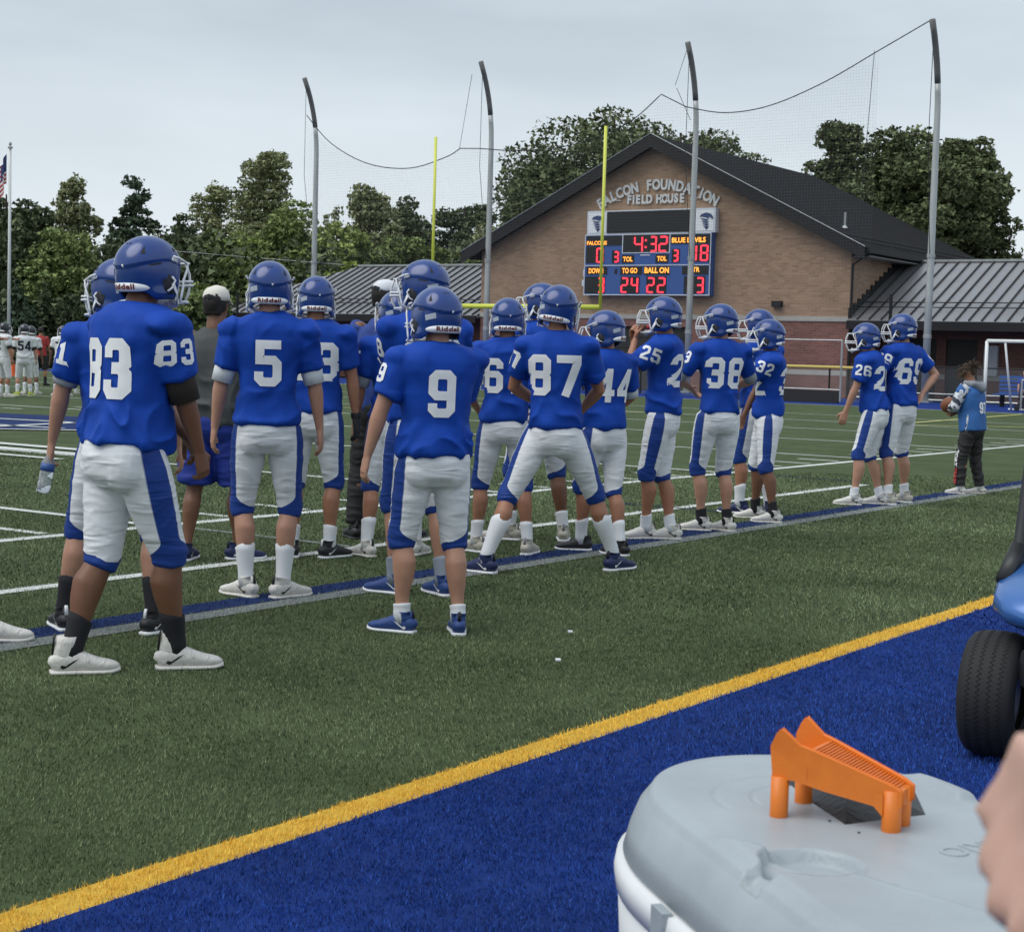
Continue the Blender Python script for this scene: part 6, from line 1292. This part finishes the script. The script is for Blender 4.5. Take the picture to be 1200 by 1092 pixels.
for sx in (-.4, .4):
    for sy in (-.2, .2): MB().tube([(sx, sy, 0), (sx, sy, .27)], .018, 8).build('leg', M_galv, tb_)
# kicking tee: sloping ribbed ramp with two prongs on cylindrical legs
M_or = mat('tee_orange', (.74, .19, .018), .42, var=.08, vscale=30, bump=.04, bscale=200)
tee = empty('kicking_tee', (1.765, .792, ZL-.002), label='orange kicking tee with two prongs and ribbed ramp on the lid', cat='kicking tee')
ta = math.atan2(.64-.795, 1.775-1.70); tee.rotation_euler = (0, 0, -PI/2+.05); tee.scale = (.9, 1, .97)
# local x runs from the prongs down the ramp
TL = .152
def deck(x): return .0945-.31*x
side_ = MB()
for sy in (-1, 1):
    prof = [(-.006, .050), (-.010, .085), (-.003, .100), (.001, .105), (.005, .102), (.024, .088), (.04, .084), (.10, .066), (.14, .054), (.152, .048), (.152, .034), (.14, .030), (.06, .042), (.02, .050)]
    y0 = sy*.039; w_ = .0045
    side_.add([(x, (y0*(1-.5*max(0, x)/TL))+dy, z) for dy in (-w_, w_) for x, z in prof], [tuple(range(14)), tuple(range(14, 28))[::-1]]+[(i, (i+1) % 14, (i+1) % 14+14, i+14) for i in range(14)])
so2 = side_.build('side_rail', M_or, tee); bv_ = so2.modifiers.new('b', 'BEVEL'); bv_.width = .0025; bv_.segments = 3; bv_.limit_method = 'ANGLE'
rp = MB(); rp.add([(x, s_*(.039*(1-.5*x/TL)), deck(x)+dz) for dz in (0, -.018) for x in (.034, TL-.002) for s_ in (-1, 1)], [(0, 2, 3, 1), (4, 5, 7, 6), (0, 1, 5, 4), (2, 6, 7, 3)]); rp.add([(-.004, -.039, .070), (-.004, .039, .070), (.036, .039, .066), (.036, -.039, .066), (-.004, -.039, .05), (-.004, .039, .05), (.036, .039, .05), (.036, -.039, .05)], [(0, 3, 2, 1), (4, 5, 6, 7), (0, 1, 5, 4), (2, 3, 7, 6)]); rp.build('ramp', M_or, tee)
for k in range(26):
    x = .040+k*.0041; wd = .034*(1-.5*x/TL); MB().box((x, 0, deck(x)+.0012), (.0019, wd*2, .0034)).build('rib', M_or, tee)
for (x, y, r_) in ((.0, -.038, .0115), (.0, .038, .0115), (.140, -.017, .0120), (.140, .017, .0120)):
    MB().tube([(x, y, 0), (x, y, .002), (x, y, .05)], [r_*.93, r_, r_], 20).build('leg', M_or, tee, True)
MB().add([(.132, -.028, .046), (.10, -.028, .048), (.132, -.028, .02), (.132, -.020, .046), (.10, -.020, .048), (.132, -.020, .02)], [(0, 1, 2), (5, 4, 3), (0, 2, 5, 3), (1, 4, 5, 2)]).build('brace', M_or, tee)
blk = empty('rubber_wedge', (1.84, .76, ZL-.002), label='black folded rubber wedge under the orange tee', cat='tee base'); 
M_rub = mat('wedge_rubber', (.016, .016, .017), .45, bump=.15, bscale=120)
G_ = [(1.912, .886), (1.80, .78), (1.74, .714), (1.844, .655), (1.975, .723)]
bvs = [(x-1.84, y-.76, .001) for x, y in G_]; MB().add(bvs+[(.02, .0, .034)], [(0, 1, 5), (1, 2, 5), (2, 3, 5), (3, 4, 5), (4, 0, 5), (4, 3, 2, 1, 0)]).build('wedge', M_rub, blk)
# ------------------------------------------------------------------ golf cart at the right edge
M_cart = mat('cart_blue', (.035, .14, .42), .28, coat=.7, metal=.2); M_tyre = mat('tyre', (.013, .013, .014), .75, bump=.15, bscale=80); M_strut = mat('strut_black', (.020, .021, .023), .45)
ct = empty('golf_cart', (5.37, 1.16, 0), label='blue golf cart with black tyre and windshield strut at the right edge', cat='golf cart')
# local: x grows rearwards (+X world), y half width
def wheel(x, y, ang):
    w_ = empty('wheel', (x, y, .215)); w_.parent = ct; w_.rotation_euler = (0, 0, ang)
    ty = MB(); n_ = 64; prof = [(-.080, .115), (-.094, .150), (-.092, .185), (-.078, .203), (-.055, .2105), (-.03, .2135), (0, .2145), (.03, .2135), (.055, .2105), (.078, .203), (.092, .185), (.094, .150), (.080, .115)]
    vs = [(r_*math.cos(2*PI*k/n_), yy, r_*math.sin(2*PI*k/n_)) for k in range(n_) for yy, r_ in prof]; m_ = len(prof)
    ty.add(vs, [(k*m_+j, k*m_+j+1, ((k+1) % n_)*m_+j+1, ((k+1) % n_)*m_+j) for k in range(n_) for j in range(m_-1)]); t_ = ty.build('tyre', M_tyre, w_, True)
    gr = MB()
    for yc in (-.052, -.018, .018, .052):
        m2 = 150
        for k in range(m2):
            t0, t1 = 2*PI*k/m2, 2*PI*(k+1)/m2; a0 = yc+(.007 if k % 2 else -.007); a1 = yc+(-.007 if k % 2 else .007); R0 = lambda yy: .2152-.0042*(yy/.055)**2
            gr.add([(R0(a0)*math.cos(t0), a0-.0022, R0(a0)*math.sin(t0)), (R0(a0)*math.cos(t0), a0+.0022, R0(a0)*math.sin(t0)), (R0(a1)*math.cos(t1), a1+.0022, R0(a1)*math.sin(t1)), (R0(a1)*math.cos(t1), a1-.0022, R0(a1)*math.sin(t1))], [(0, 1, 2, 3)])
    tag(gr.build('tread_groove', mat('groove_black', (.002, .002, .002), .9), w_), kind='stuff')
    MB().loft([((0, -.07, 0), (.05, .05)), ((0, -.06, 0), (.115, .115)), ((0, .06, 0), (.115, .115)), ((0, .07, 0), (.05, .05))], 24, (1, 0, 0)).build('rim', M_galv, w_, True)
wheel(.20, .60, .10); wheel(.20, -.50, .10); wheel(1.85, .52, 0); wheel(1.85, -.52, 0)
fr_ = MB(); cow = []
for x, z0, z1, hw in ((.04, .45, .50, .42), (.08, .44, .56, .55), (.18, .44, .61, .62), (.32, .45, .66, .655), (.42, .45, .70, .655), (.56, .46, .71, .63)): cow.append(((x, 0, (z0+z1)/2), (hw, (z1-z0)/2)))
cm_ = MB().loft(cow, 40, (0, 1, 0), ex=3.2); cm_.build('front_cowl', M_cart, ct, True)
MB().loft([((.10, 0, .33), (.50, .09)), ((.6, 0, .33), (.55, .09))], 20, (0, 1, 0), ex=5).build('chassis', M_strut, ct)
MB().box((1.1, 0, .28), (1.5, 1.0, .06)).build('floor', M_strut, ct); MB().box((1.55, 0, .50), (.7, 1.10, .42)).build('seat_base', M_cart, ct); MB().box((1.5, 0, .76), (.5, 1.05, .10)).build('seat', M_strut, ct); MB().box((1.78, 0, 1.0), (.10, 1.05, .42)).build('backrest', M_strut, ct); MB().box((2.1, 0, .62), (.6, 1.1, .22)).build('rear_body', M_cart, ct)
for sy in (-1, 1):
    st_ = MB().loft([((.36, sy*.610, .60), (.030, .022)), ((.40, sy*.605, .68), (.026, .020)), ((.47, sy*.590, 1.15), (.022, .018)), ((.60, sy*.57, 1.85), (.022, .018))], 12, (1, 0, 0), ex=5); st_.build('windshield_strut', M_strut, ct, True)
    MB().tube([(2.1, sy*.52, .7), (1.95, sy*.52, 1.85)], .018, 8).build('roof_strut', M_strut, ct)
    MB().loft([((.30, sy*.62, .58), (.04, .03)), ((.40, sy*.605, .70), (.032, .028))], 12, (1, 0, 0), ex=4).build('strut_boot', M_strut, ct, True)
MB().box((1.35, 0, 1.88), (1.6, 1.2, .06)).build('roof', M_cw, ct); 
MB().tube([(.62, .25, .70), (.85, .25, .98)], .02, 8).build('steering_column', M_strut, ct)
sw_ = MB().tube([(.86+.12*math.sin(t)*.6, .25+.16*math.cos(t), .99+.12*math.sin(t)) for t in np.linspace(0, 2*PI, 24)], .012, 8); sw_.build('steering_wheel', M_strut, ct, True)
# ------------------------------------------------------------------ photographer's companion: blurred fist close to the lens
hr_ = empty('person', (.60, -.10, 0), label='blurred hand of a person reaching in at the right edge close by', cat='person')
hm_ = MB(); cx = Vector((.500, .140, 1.189))+Vector((.565, -.825, 0))*-.004
rt_w = Vector((.565, -.825, 0)); up_w = Vector((0, 0, 1)); dp = Vector((.82, .56, 0))
base = Vector((.60, -.10, 0)); wr_ = cx+rt_w*.078-up_w*.012-base
hdir = (-rt_w*.97+up_w*.16).normalized()
hm_.loft([(wr_-hdir*.0, (.028, .022)), (wr_-hdir*.08+rt_w*.02, (.033, .030)), (wr_-hdir*.20+rt_w*.06, (.043, .040)), (wr_-hdir*.27+rt_w*.12, (.048, .045)), (wr_-hdir*.22+rt_w*.34+up_w*.08, (.055, .055))], 18, dp)
hand(hm_, wr_, hdir, -up_w*.9+dp*.3, -dp*.9-up_w*.2, .8, .92, True)
hme = remesh(hm_, .0038, 4); hme.materials.append(mat('skin_near', (.56, .34, .26), .5, var=.08, vscale=20, sss=.15)); hme.shade_smooth(); obj('hand_and_arm', hme, hr_)


for (x, y, l_) in ((1.745, .735, 'tiny dark speck on the grey lid nearer the orange tee'), (1.722, .690, 'tiny dark speck on the grey lid nearer the round recess')):
    o = MB().ell((0, 0, 0), (.0022, .0018, .001), 8).build('dark_speck', M_dark); o.location = (x, y, ZL+.0005); tag(o, l_, 'debris', 'dark specks on the cooler lid')
